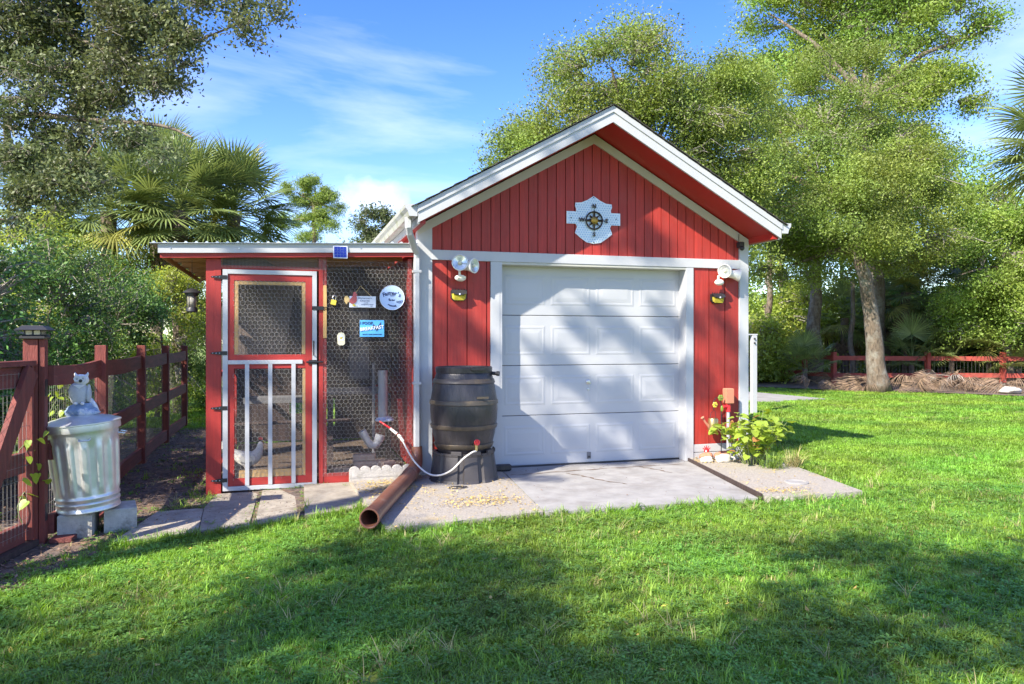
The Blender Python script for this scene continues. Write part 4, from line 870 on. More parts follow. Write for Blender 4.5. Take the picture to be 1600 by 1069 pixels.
# ------------------------------------------------------------------ left fence with gate post and gate
FX = -3.75
fe = thing('rail_fence', (FX, 2, -.08), 'weathered red post and rail fence with wire running back along the mulch path', 'fence')
for y, hgt in ((.20, 1.29), (2.17, 1.275), (4.0, 1.26), (6.0, 1.245)):
    MB().box(FX-.045, FX+.045, y-.045, y+.045, -.2, hgt, ch=.005).build('post', 'fence', fe)
ys = [-1.33, .155, 2.125, 3.955, 5.955]
for i in range(4):
    a, b = ys[i]+(.0 if i == 0 else .09), ys[i+1]
    for zc, hh_ in ((1.085, .145), (.55, .14), (.02, .14)):
        mb = MB(); n = 6; pts_ = []
        for k in range(n+1):
            t = k/n; sg = -.018*math.sin(t*math.pi)*(1 if zc > 1 else .5)
            pts_.append((FX+.012*math.sin(t*5+i), a+(b-a)*t, zc+sg))
        vs = []; fs = []
        for p in pts_: vs += [(p[0]-.019, p[1], p[2]-hh_/2), (p[0]+.019, p[1], p[2]-hh_/2), (p[0]+.019, p[1], p[2]+hh_/2), (p[0]-.019, p[1], p[2]+hh_/2)]
        for k in range(n):
            for j in range(4): fs.append((k*4+j, k*4+(j+1) % 4, (k+1)*4+(j+1) % 4, (k+1)*4+j))
        fs += [(0, 3, 2, 1), (n*4, n*4+1, n*4+2, n*4+3)]
        mb.add(vs, fs); mb.build('rail', 'fenceh', fe)
mb = MB()
for k in range(146): mb.tube([(FX-.03, -1.3+k*.05, -.05), (FX-.03, -1.3+k*.05, 1.1)], .0009, 3, cap=False)
for k in range(13): mb.tube([(FX-.03, -1.3, -.02+k*.09), (FX-.03, 6, -.02+k*.09)], .0009, 3, cap=False)
mb.build('wire_mesh', 'wiredark', fe)['kind'] = 'stuff'
gp = thing('gate_post', (-3.84, -1.39, -.12), 'tall red gate post with a solar cap lamp beside the trash can', 'post')
MB().box(-3.895, -3.805, -1.435, -1.345, -.2, 1.345, ch=.004).build('post', 'fence', gp)
MB().box(-3.80, -3.765, -1.425, -1.345, -.15, 1.345, ch=.003).build('side_plank', 'fence', gp)
cl = thing('post_cap_lamp', (-3.832, -1.39, 1.345), 'dark grey solar cap lamp sitting on the gate post', 'post lamp')
cx, cy = -3.832, -1.39
def sq(mb, lv):
    vs = []; fs = []
    for r_, z in lv: vs += [(cx-r_, cy-r_, z), (cx+r_, cy-r_, z), (cx+r_, cy+r_, z), (cx-r_, cy+r_, z)]
    for i in range(len(lv)-1):
        for j in range(4): fs.append((i*4+j, i*4+(j+1) % 4, (i+1)*4+(j+1) % 4, (i+1)*4+j))
    n = len(lv)*4; fs += [(3, 2, 1, 0), (n-4, n-3, n-2, n-1)]; return mb.add(vs, fs)
sq(MB(), [(.066, 1.346), (.078, 1.350), (.078, 1.362), (.062, 1.376)]).build('base', 'blackp', cl)
sq(MB(), [(.052, 1.376), (.052, 1.405)]).build('lens', 'glass', cl)
for sx in (-1, 0, 1):
    for s_ in (-1, 1):
        MB().box(cx+sx*.05-.004, cx+sx*.05+.004, cy+s_*.056-.004, cy+s_*.056+.004, 1.376, 1.405).build('rib', 'blackp', cl)
sq(MB(), [(.100, 1.405), (.104, 1.409), (.066, 1.437), (.064, 1.440)]).build('roof', 'blackp', cl)
gt = thing('wooden_gate', (-3.93, -1.9, -.08), 'open red wooden gate with a diagonal brace at the left edge', 'gate')
def gx(y): return -3.845-.20*(-1.44-y)
MB().beam((gx(-1.50), -1.50, -.04), (gx(-1.50), -1.50, 1.16), .085, .038, (0, 1, 0)).build('stile', 'fence', gt)
MB().beam((gx(-2.55), -2.55, -.04), (gx(-2.55), -2.55, 1.16), .085, .038, (0, 1, 0)).build('stile', 'fence', gt)
MB().beam((gx(-1.45), -1.45, 1.178), (gx(-2.6), -2.6, 1.178), .09, .035).build('top_cap', 'fenceh', gt)
MB().beam((gx(-1.545), -1.545, 1.085), (gx(-2.5), -2.5, 1.085), .036, .14).build('top_rail', 'fenceh', gt)
MB().beam((gx(-1.545), -1.545, .50), (gx(-2.5), -2.5, .50), .036, .14).build('middle_rail', 'fenceh', gt)
MB().beam((gx(-1.545), -1.545, .02), (gx(-2.5), -2.5, .02), .036, .13).build('bottom_rail', 'fenceh', gt)
MB().beam((gx(-1.46), -1.46, -.07), (gx(-2.7), -2.7, -.07), .13, .04).build('ground_board', 'darkwood', gt)
MB().beam((gx(-1.53)+.045, -1.53, 1.13), (gx(-2.20)+.045, -2.20, .06), .036, .135, (0, 0, 1)).build('brace', 'fence', gt)
mb = MB()
for k in range(24): y = -1.5-k*.045; mb.tube([(gx(y)+.024, y, .0), (gx(y)+.024, y, 1.12)], .0011, 3, cap=False)
for k in range(13): mb.tube([(gx(-1.5)+.024, -1.5, .03+k*.09), (gx(-2.55)+.024, -2.55, .03+k*.09)], .0011, 3, cap=False)
mb.build('wire_mesh', 'wiredark', gt)['kind'] = 'stuff'
for z in (1.0, .12): MB().box(-3.768, -3.762, -1.41, -1.36, z-.06, z+.06).build('hinge', 'black', gp)
mb = MB().beam((-3.66, -1.45, -.075), (-3.62, -.6, -.075), .14, .03).build('loose_board', 'fenceh'); tag(mb, 'short reddish board lying on the soil between gate post and trash can', 'board')
kb = MB().beam((-3.70, -1.30, -.02), (-3.70, .1, -.02), .03, .13).build('kick_board', 'rawwood'); tag(kb, 'brown kick board on edge at the foot of the fence behind the trash can', 'board')

# ------------------------------------------------------------------ far fence, white post
ff = thing('rail_fence', (13.5, 11, 0), 'bright red two-rail fence in front of the woodland at the back of the lawn', 'fence')
FP = [(10.8, 15.6), (12.45, 14.3), (13.42, 12.6), (13.35, 11.2), (14.6, 10.75), (15.95, 10.35), (17.7, 9.4), (19.4, 8.4), (21.2, 7.4)]
for i, (x, y) in enumerate(FP):
    MB().box(x-.06, x+.06, y-.06, y+.06, -.1, .98, ch=.006).build('post', 'farfence', ff)
for i in range(len(FP)-1):
    a, b = Vector((*FP[i], 0)), Vector((*FP[i+1], 0)); dv = (b-a).normalized()
    for z in (.80, .30): MB().beam(a+dv*.065+Vector((0, 0, z+.01*math.sin(i*7+z*9))), b-dv*.065+Vector((0, 0, z+.012*math.cos(i*5+z*3))), .04, .13).build('rail', 'farfence', ff)
    mb = MB()
    n = int((b-a).length/.10)
    for k in range(n): p = a+dv*(k*.10); mb.tube([p+Vector((0, .03, 0)), p+Vector((0, .03, .85))], .002, 3, cap=False)
    mb.build('wire_mesh', 'wiredark', ff)['kind'] = 'stuff'
wp = thing('white_post', (6.3, 4.9, -.05), 'weathered white clothesline post standing right of the garage', 'post')
MB().box(6.27, 6.36, 4.86, 4.95, -.15, 1.42, ch=.006).build('post', 'coopwhite', wp); MB().box(6.14, 6.39, 4.88, 4.93, 1.425, 1.45, ch=.003).build('cap_board', 'coopwhite', wp)
MB().tube([(6.17, 4.9, 1.42), (6.17, 4.9, -.05)], .012, 6).build('side_rod', 'coopwhite', wp)
for z in (1.36, 1.28): MB().ball((6.30, 4.845, z), .018, 8, 5).build('hook', 'black', wp)

# ------------------------------------------------------------------ vegetation helpers
def leaf_mesh(name, P, size, rng, up=.35, ratio=.5, droop=0.0):
    n = len(P); nrm = rng.normal(size=(n, 3)); nrm[:, 2] += up*2; nrm /= np.linalg.norm(nrm, axis=1)[:, None]
    t = rng.normal(size=(n, 3)); t[:, 2] -= droop; t -= nrm*(t*nrm).sum(1)[:, None]; t /= np.linalg.norm(t, axis=1)[:, None]+1e-9
    b = np.cross(nrm, t); s = (size*rng.uniform(.65, 1.3, n))[:, None]
    V = np.stack([P-t*s*.5, P+b*s*ratio*.5-nrm*s*.06+t*s*.05, P+t*s*.5, P-b*s*ratio*.5-nrm*s*.06+t*s*.05], 1).reshape(-1, 3)
    me = bpy.data.meshes.new(name); me.vertices.add(n*4); me.vertices.foreach_set('co', V.astype(np.float32).ravel())
    me.loops.add(n*4); me.loops.foreach_set('vertex_index', np.arange(n*4, dtype=np.int32))
    me.polygons.add(n); me.polygons.foreach_set('loop_start', np.arange(0, n*4, 4, dtype=np.int32)); me.update(calc_edges=True)
    return me
def clump_centres(blobs, n, rng, shell=.42):
    # crowns are built of boughs: each blob carries a number of boughs, each bough a handful of leaf clumps, with gaps between
    vol = np.array([b[3]*b[4]*b[5] for b in blobs])**.7; vol /= vol.sum(); cs, bc = [], []
    for b, v in zip(blobs, vol):
        k = max(3, int(n*v)); m = max(4, int(k/(11 if k > 60 else 6))); b = np.array(b)
        d = rng.normal(size=(m, 3)); d /= np.linalg.norm(d, axis=1)[:, None]; r = rng.uniform(.35, 1.08, m)**shell
        sub = b[:3]+d*r[:, None]*b[3:6]; br = rng.uniform(.16, .34, m); idx = rng.integers(0, m, k)
        o = np.clip(rng.normal(size=(k, 3)), -1.8, 1.8); o[:, 2] *= .62
        cs.append(sub[idx]+o*br[idx][:, None]*b[3:6].mean()*.62); bc.append(b[:3]*.45+sub[idx]*.55)
    return np.concatenate(cs), np.concatenate(bc)
def tree(name, base, label, cat, blobs, leafmat, nclump, per, cr, size, trunk=None, rad=.2, group=None, seed=1, up=.35, twigs=.35, ratio=.5, bark='bark', droop=0, shell=.42, twr=.008, limb=1.0, boughs=None):
    rng = np.random.default_rng(seed); rnd = random.Random(seed); t = thing(name, base, label, cat, group)
    C, BC = clump_centres(blobs, nclump, rng, shell)
    cl_r = cr*rng.uniform(.6, 1.35, nclump)
    nclump = len(C); cl_r = cr*rng.uniform(.6, 1.35, nclump)
    P = np.repeat(C, per, 0)+np.clip(rng.normal(size=(nclump*per, 3)), -1.7, 1.7)*np.repeat(cl_r, per)[:, None]*np.array([.55, .55, .38])
    P = P[P[:, 2] > .02]
    off = np.array(base)
    put('foliage', leaf_mesh('foliage', P-off, size, rng, up, ratio, droop), leafmat, t)
    tr = trunk or [base, (base[0], base[1], base[2]+1)]
    tops = [Vector(p) for p in tr]; k = len(tops); dense = []
    for i in range(k-1):
        for j in range(4): dense.append(tops[i].lerp(tops[i+1], j/4)+Vector((rnd.uniform(-1, 1), rnd.uniform(-1, 1), 0))*rad*.10*(1 if i+j else 0))
    dense.append(tops[-1]); m = len(dense)
    mb = MB(); rr_ = [rad*(1-.55*i/(m-1))*(1.35 if i == 0 else 1.1 if i == 1 else 1) for i in range(m)]
    mb.tube(dense, rr_, 12); mb.build('trunk', bark, t, smooth=True)
    mb = MB(); mb2 = MB(); end = dense[-1]
    for path_, r0_ in (boughs or []): mb.tube(smooth_path(path_, 5), [r0_*(1-.8*i/(len(path_)*5-5)) for i in range(len(path_)*5-4)], 7, cap=False)
    for b in (blobs if limb else []):
        c = Vector(b[:3]); st_ = min(dense[m//2:], key=lambda q: (q-c).length+abs(q.z-c.z)*.2) if m > 2 else end
        mid = st_.lerp(c, .5)+Vector((rnd.uniform(-.2, .2), rnd.uniform(-.2, .2), .12))*(c-st_).length*.5
        mb.tube([st_, st_.lerp(mid, .5)+Vector((rnd.uniform(-.08, .08), rnd.uniform(-.08, .08), .05)), mid, mid.lerp(c, .5), c], [rad*.42*limb, rad*.34*limb, rad*.26*limb, rad*.18*limb, rad*.10*limb], 7, cap=False)
    mb.build('branch', bark, t, smooth=True)['kind'] = 'stuff'
    nt_ = int(nclump*twigs)
    for i in range(nt_):
        i = i % nclump
        a, b_ = Vector(BC[i]), Vector(C[i]); a = a.lerp(b_, rnd.uniform(.0, .35)); L_ = (b_-a).length
        mid = a.lerp(b_, .55)+Vector((rnd.uniform(-1, 1), rnd.uniform(-1, 1), rnd.uniform(-.4, 1)))*L_*.16
        mb2.tube([a, mid, b_, b_+Vector((rnd.uniform(-1, 1), rnd.uniform(-1, 1), rnd.uniform(-1, .6)))*cr*.7], [twr*2.2, twr*1.5, twr*.9, twr*.35], 4, cap=False)
    if nt_: mb2.build('twigs', 'twig', t)['kind'] = 'stuff'
    return t
# a point of the place seen from the photographer's spot, used to lay out crowns at their own distances
CR, CF, CP = (math.cos(TH), -math.sin(TH)), (math.sin(TH), math.cos(TH)), (-2.13, -7.45, 1.34)
def at(px, py, Z):
    u = (px-800)/1179; v = (531-py)/1179
    return (CP[0]+(u*CR[0]+CF[0])*Z, CP[1]+(u*CR[1]+CF[1])*Z, CP[2]+v*Z)
def bl_(px, py, Z, rx, rz, dep=.8):
    k = Z/1179; return (*at(px, py, Z), rx*k, rx*k*dep, rz*k)

# ---- trees behind the garage and lawn
tree('oak_tree', (6.2, 8.8, 0), 'olive green live oak rising directly behind the garage roof', 'tree',
     [bl_(955, 105, 17, 100, 85), bl_(865, 205, 17, 75, 65), bl_(1060, 150, 17, 105, 90), bl_(1000, 250, 17, 140, 90), bl_(1115, 235, 17.3, 95, 100), bl_(885, 285, 16.6, 85, 55), bl_(1150, 340, 17.4, 80, 85), bl_(1050, 330, 17, 140, 60), bl_(812, 272, 16.6, 34, 26), bl_(1130, 140, 17.3, 70, 62), bl_(845, 215, 16.8, 62, 55), bl_(805, 255, 16.6, 42, 36), bl_(850, 270, 16.6, 70, 40)],
     'oakleaf', 2300, 98, .46, .062, trunk=[(6.2, 8.8, 0), (6.0, 8.7, 2.2), (5.6, 8.5, 4)], rad=.26, seed=11, twigs=.6, twr=.010)
tree('oak_tree', (12.9, 8.94, 0), 'large oak with a pale leaning trunk at the back edge of the lawn', 'tree',
     [bl_(1280, 230, 21.1, 105, 95), bl_(1205, 325, 21.2, 90, 85), bl_(1375, 250, 21.6, 100, 90), bl_(1300, 345, 21.0, 120, 60), bl_(1420, 350, 21.1, 90, 62), bl_(1235, 415, 21.4, 70, 40), bl_(1340, 395, 20.6, 80, 34), bl_(1330, 150, 21.6, 100, 80), bl_(1175, 250, 21.6, 70, 80), bl_(1190, 170, 22.1, 60, 70), bl_(1430, 300, 20.6, 90, 60), bl_(1325, 350, 18.8, 70, 42), bl_(1395, 385, 18.7, 50, 26), bl_(1310, 285, 18.9, 90, 62), bl_(1380, 300, 19.0, 70, 50)],
     'oakleaf', 2250, 98, .46, .068, trunk=[(12.85, 8.9, 0), (12.65, 8.80, 1.1), (12.5, 8.72, 2.0), (11.95, 8.5, 3.3), (11.8, 8.7, 4.6)], rad=.255, seed=12, twigs=.6, twr=.012)
tree('tall_tree', (16.2, 12.6, 0), 'tallest bright green tree, reaching above the frame at the right', 'tree',
     [bl_(1280, 45, 25, 95, 75), bl_(1385, 75, 25, 90, 80), bl_(1480, 45, 24.5, 70, 55), bl_(1470, 150, 24, 50, 50), bl_(1400, 190, 24.5, 85, 75), bl_(1340, -40, 25, 120, 60), bl_(1545, 45, 24, 32, 28), bl_(1440, 265, 24, 55, 60), bl_(1230, 95, 25, 50, 45), bl_(1495, 110, 24, 36, 28), bl_(1200, 20, 25, 50, 40), bl_(1230, 150, 25, 80, 70), bl_(1420, 320, 24, 90, 70), bl_(1490, 260, 24, 40, 60)],
     'oakleaf2', 1700, 80, .56, .098, trunk=[(16.2, 12.6, 0), (16, 12.4, 3), (15.6, 12.3, 6.5), (15.5, 12.3, 9)], rad=.28, seed=13, twigs=.6, twr=.014)
tree('vine_tree', (*at(1575, 600, 22)[:2], 0), 'yellow green vine-covered tree at the right edge, above the palmettos', 'tree',
     [bl_(1560, 375, 22, 62, 55), bl_(1535, 445, 22, 60, 55), bl_(1600, 440, 21.5, 50, 60), bl_(1590, 340, 22, 40, 30), bl_(1520, 365, 22, 40, 45), bl_(1660, 400, 21.5, 80, 80), bl_(1560, 490, 22, 80, 40), bl_(1500, 430, 22, 44, 60), bl_(1640, 500, 21.6, 90, 60)],
     'oakleaf2', 1100, 80, .44, .085, trunk=[(*at(1575, 600, 22)[:2], 0), at(1572, 480, 22), at(1565, 400, 22)], rad=.14, seed=14, twigs=1.0, twr=.010)
woods = [((1190, 480, 27, 75, 85), 'limeleaf', 'lime green tree seen just right of the garage corner'), ((1285, 500, 27, 80, 75), 'limeleaf', 'lime green shrubby tree left of the big oak trunk'),
         ((1215, 360, 30, 100, 100), 'oakleaf2', 'taller mid green tree behind the garage corner'), ((1390, 470, 30, 90, 90), 'bushleaf', 'dark green woodland tree right behind the big oak trunk'),
         ((1480, 440, 28, 80, 70), 'bushleaf', 'dark green woodland tree behind the skirted palms'), ((1580, 520, 26, 85, 70), 'bushleaf', 'dark green shrub at the far right behind the palmettos'),
         ((1310, 380, 32, 110, 100), 'oakleaf2', 'woodland tree filling the gap under the big oak crown'), ((1660, 430, 28, 100, 120), 'oakleaf2', 'woodland tree beyond the right edge'), ((1490, 545, 25, 100, 40), 'bushleaf', 'low dark understorey bush behind the red fence'),
         ((1570, 370, 25, 70, 90), 'oakleaf2', 'tall mid green tree behind the yellow green vine tree'), ((1160, 540, 24, 70, 50), 'limeleaf', 'low lime green bush half hidden by the garage corner'), ((1240, 560, 25.5, 60, 30), 'limeleaf', 'low lime green bush just behind the left bays of the red fence')]
for i, (b, mt_, lb) in enumerate(woods):
    c0 = at(b[0], b[1], b[2]); k = b[2]/1179
    low = (c0[0], c0[1], max(.8, c0[2]-b[4]*k*.9), b[3]*k*.9, b[3]*k*.8, b[4]*k*.8)
    tree('woodland_tree', (c0[0], c0[1], 0), lb, 'tree', [bl_(*b), low, (c0[0]+.6, c0[1]+.5, c0[2]*.55, b[3]*k*.8, b[3]*k*.7, b[4]*k*.7)], mt_, 420, 38, .5, .13, trunk=[(c0[0], c0[1], 0), (c0[0]+.2, c0[1], c0[2]*.5), (c0[0]+.1, c0[1], c0[2])], rad=.12, seed=40+i, twigs=.4, twr=.012, group='woodland trees beyond the red fence')
# slender bare trunks
for px, w_, Z, lb in ((1200, .13, 25.2, 'slender pale bare trunk close to the garage corner'), (1272, .26, 24.4, 'thicker purplish grey trunk between garage and big oak'), (1330, .10, 24.5, 'thin dark trunk just left of the big oak trunk')):
    p = at(px, 600, Z); q = at(px+3, 395 if px < 1300 else 440, Z); t = thing('bare_trunk', (p[0], p[1], 0), lb, 'tree trunk')
    mb = MB(); pts_ = [(p[0]+(q[0]-p[0])*i/8+.05*math.sin(i*1.3), p[1]+.04*math.cos(i*2), -.05+(q[2]+.05)*i/8) for i in range(9)]
    mb.tube(pts_, [w_*(1-.05*i) for i in range(9)], 10); mb.build('trunk', 'bark', t, smooth=True)
tree('pine_tree', (*at(490, 600, 32)[:2], 0), 'flat-topped bright green pine standing alone above the coop roof', 'tree',
     [bl_(462, 300, 32, 26, 15), bl_(492, 292, 32, 26, 14), bl_(515, 318, 32, 24, 16), bl_(478, 330, 32, 30, 18), bl_(503, 350, 32, 22, 13), bl_(455, 345, 32, 20, 14), bl_(527, 330, 32, 12, 8), bl_(480, 375, 32, 22, 10)],
     'pineleaf', 420, 60, .30, .13, trunk=[(*at(490, 600, 32)[:2], 0), at(492, 420, 32), at(490, 320, 32)], rad=.16, seed=21, twigs=.5, ratio=.16, twr=.012)
tree('small_oak', (*at(590, 600, 25)[:2], 0), 'small dark tree peeping over the coop roof beside the garage gutter', 'tree',
     [bl_(588, 352, 25, 32, 24), bl_(608, 342, 25, 22, 14), bl_(575, 375, 25, 26, 16), bl_(600, 400, 25, 50, 40)], 'oaknear', 260, 50, .30, .09, trunk=[(*at(590, 600, 25)[:2], 0), at(592, 400, 25)], rad=.12, seed=22, twigs=.8)
rng = np.random.default_rng(5)
mass = []
for i in range(46):
    a = R(-75+i*3.4); d_ = 52+6*math.sin(i*2.1); mass.append((CP[0]+d_*math.sin(a+TH), CP[1]+d_*math.cos(a+TH), 2.2, 3.2, 3.2, 2.2+.8*math.sin(i*1.7)))
C_, _ = clump_centres(mass, 2600, rng, .4); P_ = np.repeat(C_, 22, 0)+rng.normal(size=(len(C_)*22, 3))*.5; P_ = P_[P_[:, 2] > 0]
tag(put('distant_woodland', leaf_mesh('distant_woodland', P_, .42, rng), 'bushleaf'), kind='stuff')

# ---- understorey beyond the left fence
left = [((-5.0, -.35, .75), (.62, .7, .75), 'bushleaf', 'low leafy shrub behind the open gate at the left edge'), ((-5.35, 1.0, 1.25), (.85, .95, 1.15), 'bushleaf', 'dense dark green shrub over the fence behind the trash can'),
        ((-4.95, 2.9, 1.35), (.75, .95, 1.15), 'bushleaf', 'bluish green shrub above the second fence bay'), ((-4.75, 4.9, 1.30), (.70, 1.0, 1.25), 'bushleaf', 'rounded shrub above the third fence bay'),
        ((-4.3, 6.9, 1.35), (.75, .7, 1.25), 'limeleaf', 'light green shrub right beside the coop lantern'), ((-3.5, 8.6, 1.0), (.9, .8, 1.1), 'bushleaf', 'shrub closing the end of the mulch path'),
        ((-6.8, 2.4, 1.7), (1.2, 1.3, 1.3), 'oakleaf2', 'taller sunlit shrub at the left behind the dark ones'), ((-5.9, 5.3, 1.9), (1.1, 1.2, 1.15), 'limeleaf', 'sunlit yellow green shrub below the palms'),
        ((-7.2, -.3, 1.4), (1.2, 1.0, 1.2), 'bushleaf', 'leafy shrub farthest left above the gate'), ((-4.9, 8.3, 1.9), (1.2, 1.0, 1.2), 'limeleaf', 'yellow green shrub below the right palm')]
for i, (c_, r_, mt_, lb) in enumerate(left):
    tree('shrub', (c_[0], c_[1], 0), lb, 'shrub', [(*c_, *r_), (c_[0]+.3, c_[1]-.2, c_[2]*1.35, r_[0]*.6, r_[1]*.6, r_[2]*.55), (c_[0]-.2, c_[1]+.3, c_[2]*.5, r_[0]*.9, r_[1]*.9, r_[2]*.5)], mt_, 420, 58, .24, .047,
         trunk=[(c_[0], c_[1], 0), (c_[0]+.1, c_[1], c_[2]*.7), (c_[0]+.05, c_[1], c_[2]*1.2)], rad=.035, seed=60+i, twigs=.7, twr=.006, group='shrubs beyond the left fence')

# ---- oak overhead at the left; its branches hang into the view
OA = (-9.2, -3.2, 0)
oakA = [bl_(20, 50, 8.8, 90, 75), bl_(130, 30, 8.7, 80, 60), bl_(225, 35, 8.4, 65, 50), bl_(285, 40, 8.3, 45, 45), bl_(90, 140, 8.6, 80, 55), bl_(195, 125, 8.4, 65, 55), bl_(262, 125, 8.2, 30, 48), bl_(25, 215, 8.4, 60, 65), bl_(115, 225, 8.3, 40, 45), bl_(200, 200, 8.2, 34, 40),
        bl_(350, 12, 8.1, 45, 22), bl_(385, 55, 8.0, 20, 32), bl_(425, 8, 8, 30, 10), bl_(150, 290, 8.2, 24, 34), bl_(90, 300, 8.2, 30, 38), bl_(240, 235, 8.1, 18, 34), bl_(60, -80, 8.5, 120, 60), bl_(220, -70, 8.5, 120, 60), bl_(30, 320, 8.1, 34, 40)]
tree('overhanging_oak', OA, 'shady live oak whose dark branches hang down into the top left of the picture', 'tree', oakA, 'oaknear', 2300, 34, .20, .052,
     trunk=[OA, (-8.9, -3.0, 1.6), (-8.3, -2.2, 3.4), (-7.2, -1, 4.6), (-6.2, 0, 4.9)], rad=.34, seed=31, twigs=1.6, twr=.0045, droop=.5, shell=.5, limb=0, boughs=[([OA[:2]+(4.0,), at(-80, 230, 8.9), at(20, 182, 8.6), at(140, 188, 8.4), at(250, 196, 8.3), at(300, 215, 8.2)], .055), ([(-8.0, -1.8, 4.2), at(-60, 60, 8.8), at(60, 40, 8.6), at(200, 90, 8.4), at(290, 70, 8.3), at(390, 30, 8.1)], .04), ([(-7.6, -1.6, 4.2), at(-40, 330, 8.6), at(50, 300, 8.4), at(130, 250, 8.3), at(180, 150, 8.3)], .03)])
# ---- shade trees behind and left of the photographer
TW = [(.45, 1.3, .17), (.72, 1.02, .2), (1.0, .78, .2), (1.25, 1.0, .15), (1.32, .6, .2), (1.55, 1.4, .2), (1.75, 1.12, .17), (1.95, .85, .15), (.9, .3, .25), (1.4, .2, .3), (1.75, .38, .15), (1.15, 1.68, .2), (1.95, 1.72, .2), (.6, 1.78, .14),
      (.2, 2.25, .2), (1.4, 2.25, .2), (-.5, 1.5, .15), (-.3, 1.2, .16), (2.42, 1.5, .2), (2.3, .95, .15), (-.55, .8, .2), (-.35, .5, .15), (-.8, 1.35, .15), (-.8, .6, .13), (-1.4, 1.9, .25), (-1.2, 1.0, .25), (-1.6, .4, .2), (-2.3, 1.9, .25), (-2.0, 1.5, .2),
      (-2.5, 1.1, .2), (-2.7, .9, .12), (-2.3, .4, .25), (-2.78, 1.6, .15), (-2.78, .3, .12), (1.9, 2.45, .2), (.8, -.5, .3), (-.2, -.5, .3), (-3.2, 1.2, .3), (2.85, 1.9, .12), (2.85, 1.0, .14), (-3.6, .6, .35), (-3.0, .0, .3)]
rs_ = random.Random(4); DAPPLE_CROWN = []
for x, z, r_ in TW:  # unseen crown: each clump lies up-sun of a wall spot it should shade
    h_ = rs_.uniform(7.5, 10.5); DAPPLE_CROWN.append((x-1.057*h_, -.681*h_, z+h_, r_*1.05, r_*.55, r_*.62))
SH = [
 ((-11.6, -9.4, 0), [(-11.3, -9.6, 7.6, 2.2, 1.8, 1.3), (-9.3, -8.9, 7.2, 1.7, 1.4, 1.0), (-7.3, -9.0, 7.2, 1.7, 1.3, .9), (-12.6, -7.8, 6.5, 1.6, 1.4, 1.1), (-9.6, -10.8, 7.4, 1.6, 1.2, 1.0)], 'broad shade oak left behind the photographer'),
 ((-4.2, -12.6, 0), [(-5.4, -10.6, 7.4, 1.9, 1.5, 1.0), (-4.2, -12.6, 7.6, 2.1, 1.7, 1.2), (-2.4, -10.9, 7.0, 1.5, 1.2, .8), (-7.0, -12.0, 7.5, 1.8, 1.4, 1.1), (-1.6, -13.2, 7.2, 1.7, 1.5, 1.1)], 'tall shade oak directly behind the photographer'),
 ((-10.5, -6.6, 0), DAPPLE_CROWN, 'tall unseen thin-crowned oak, clumps set to dapple garage and coop, left of the photographer'),
]
for i, (b, bb, lb) in enumerate(SH):
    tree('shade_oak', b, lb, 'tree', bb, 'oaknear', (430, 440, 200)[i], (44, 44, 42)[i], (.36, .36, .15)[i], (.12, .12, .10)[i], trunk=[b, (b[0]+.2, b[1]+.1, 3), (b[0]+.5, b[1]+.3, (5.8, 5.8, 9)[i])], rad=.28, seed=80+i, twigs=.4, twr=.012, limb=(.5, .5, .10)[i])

# ------------------------------------------------------------------ palms
def frond_mesh(seed, nseg=34, pet=.75, fan=.78, spread=118, droop=.35, width=.036):
    rnd = random.Random(seed); mb = MB()
    mb.tube([(0, 0, 0), (0, pet*.5, .01), (0, pet, -.02)], [.016, .011, .007], 4)
    for i in range(nseg):
        a = R(-spread+2*spread*i/(nseg-1)); ln_ = fan*(.72+.28*math.cos(a*.75))*rnd.uniform(.9, 1.06)
        lift = .10*math.cos(a*1.3)
        o = Vector((0, pet, -.02)); dirv = Vector((math.sin(a), math.cos(a), lift+rnd.uniform(-.05, .05))).normalized(); side = Vector((math.cos(a), -math.sin(a), 0))
        st = []
        for k, (t, wd) in enumerate(((.04, .25), (.45, 1.0), (.75, .72), (1.0, 0))):
            p = o+dirv*ln_*t; p.z -= droop*ln_*max(0, t-.35)**2*rnd.uniform(1.0, 1.6)
            if wd: st.append((p-side*width*wd*.5-Vector((0, 0, width*wd*.22)), p, p+side*width*wd*.5-Vector((0, 0, width*wd*.22))))
            else: st.append((p,))
        vs = [v for s_ in st for v in s_]; mb.add(vs, [(0, 1, 4, 3), (1, 2, 5, 4), (3, 4, 7, 6), (4, 5, 8, 7), (6, 7, 9), (7, 8, 9)])
    return mb.mesh('frond')
FR = [frond_mesh(s) for s in (1, 2, 3)]; FRY = [frond_mesh(4, droop=.6)]; FRD = [frond_mesh(s, nseg=20, droop=1.6, spread=60, width=.03, fan=.8) for s in (5, 6)]
for m_ in FR: m_.materials.append(M['palmleaf'])
for m_ in FRY: m_.materials.append(M['palmyellow'])
for m_ in FRD: m_.materials.append(M['deadleaf'])
FRG = FRD[0].copy(); FRG.materials.clear(); FRG.materials.append(M['greydead'])
def frond(parent, me, pos, az, elv, roll, s, nm='frond'):
    o = bpy.data.objects.new(nm, me); COL.objects.link(o); o.parent = parent; o.location = pos
    o.rotation_euler = (Matrix.Rotation(az, 4, 'Z') @ Matrix.Rotation(elv, 4, 'X') @ Matrix.Rotation(roll, 4, 'Y')).to_euler(); o.scale = (s, s, s); return o
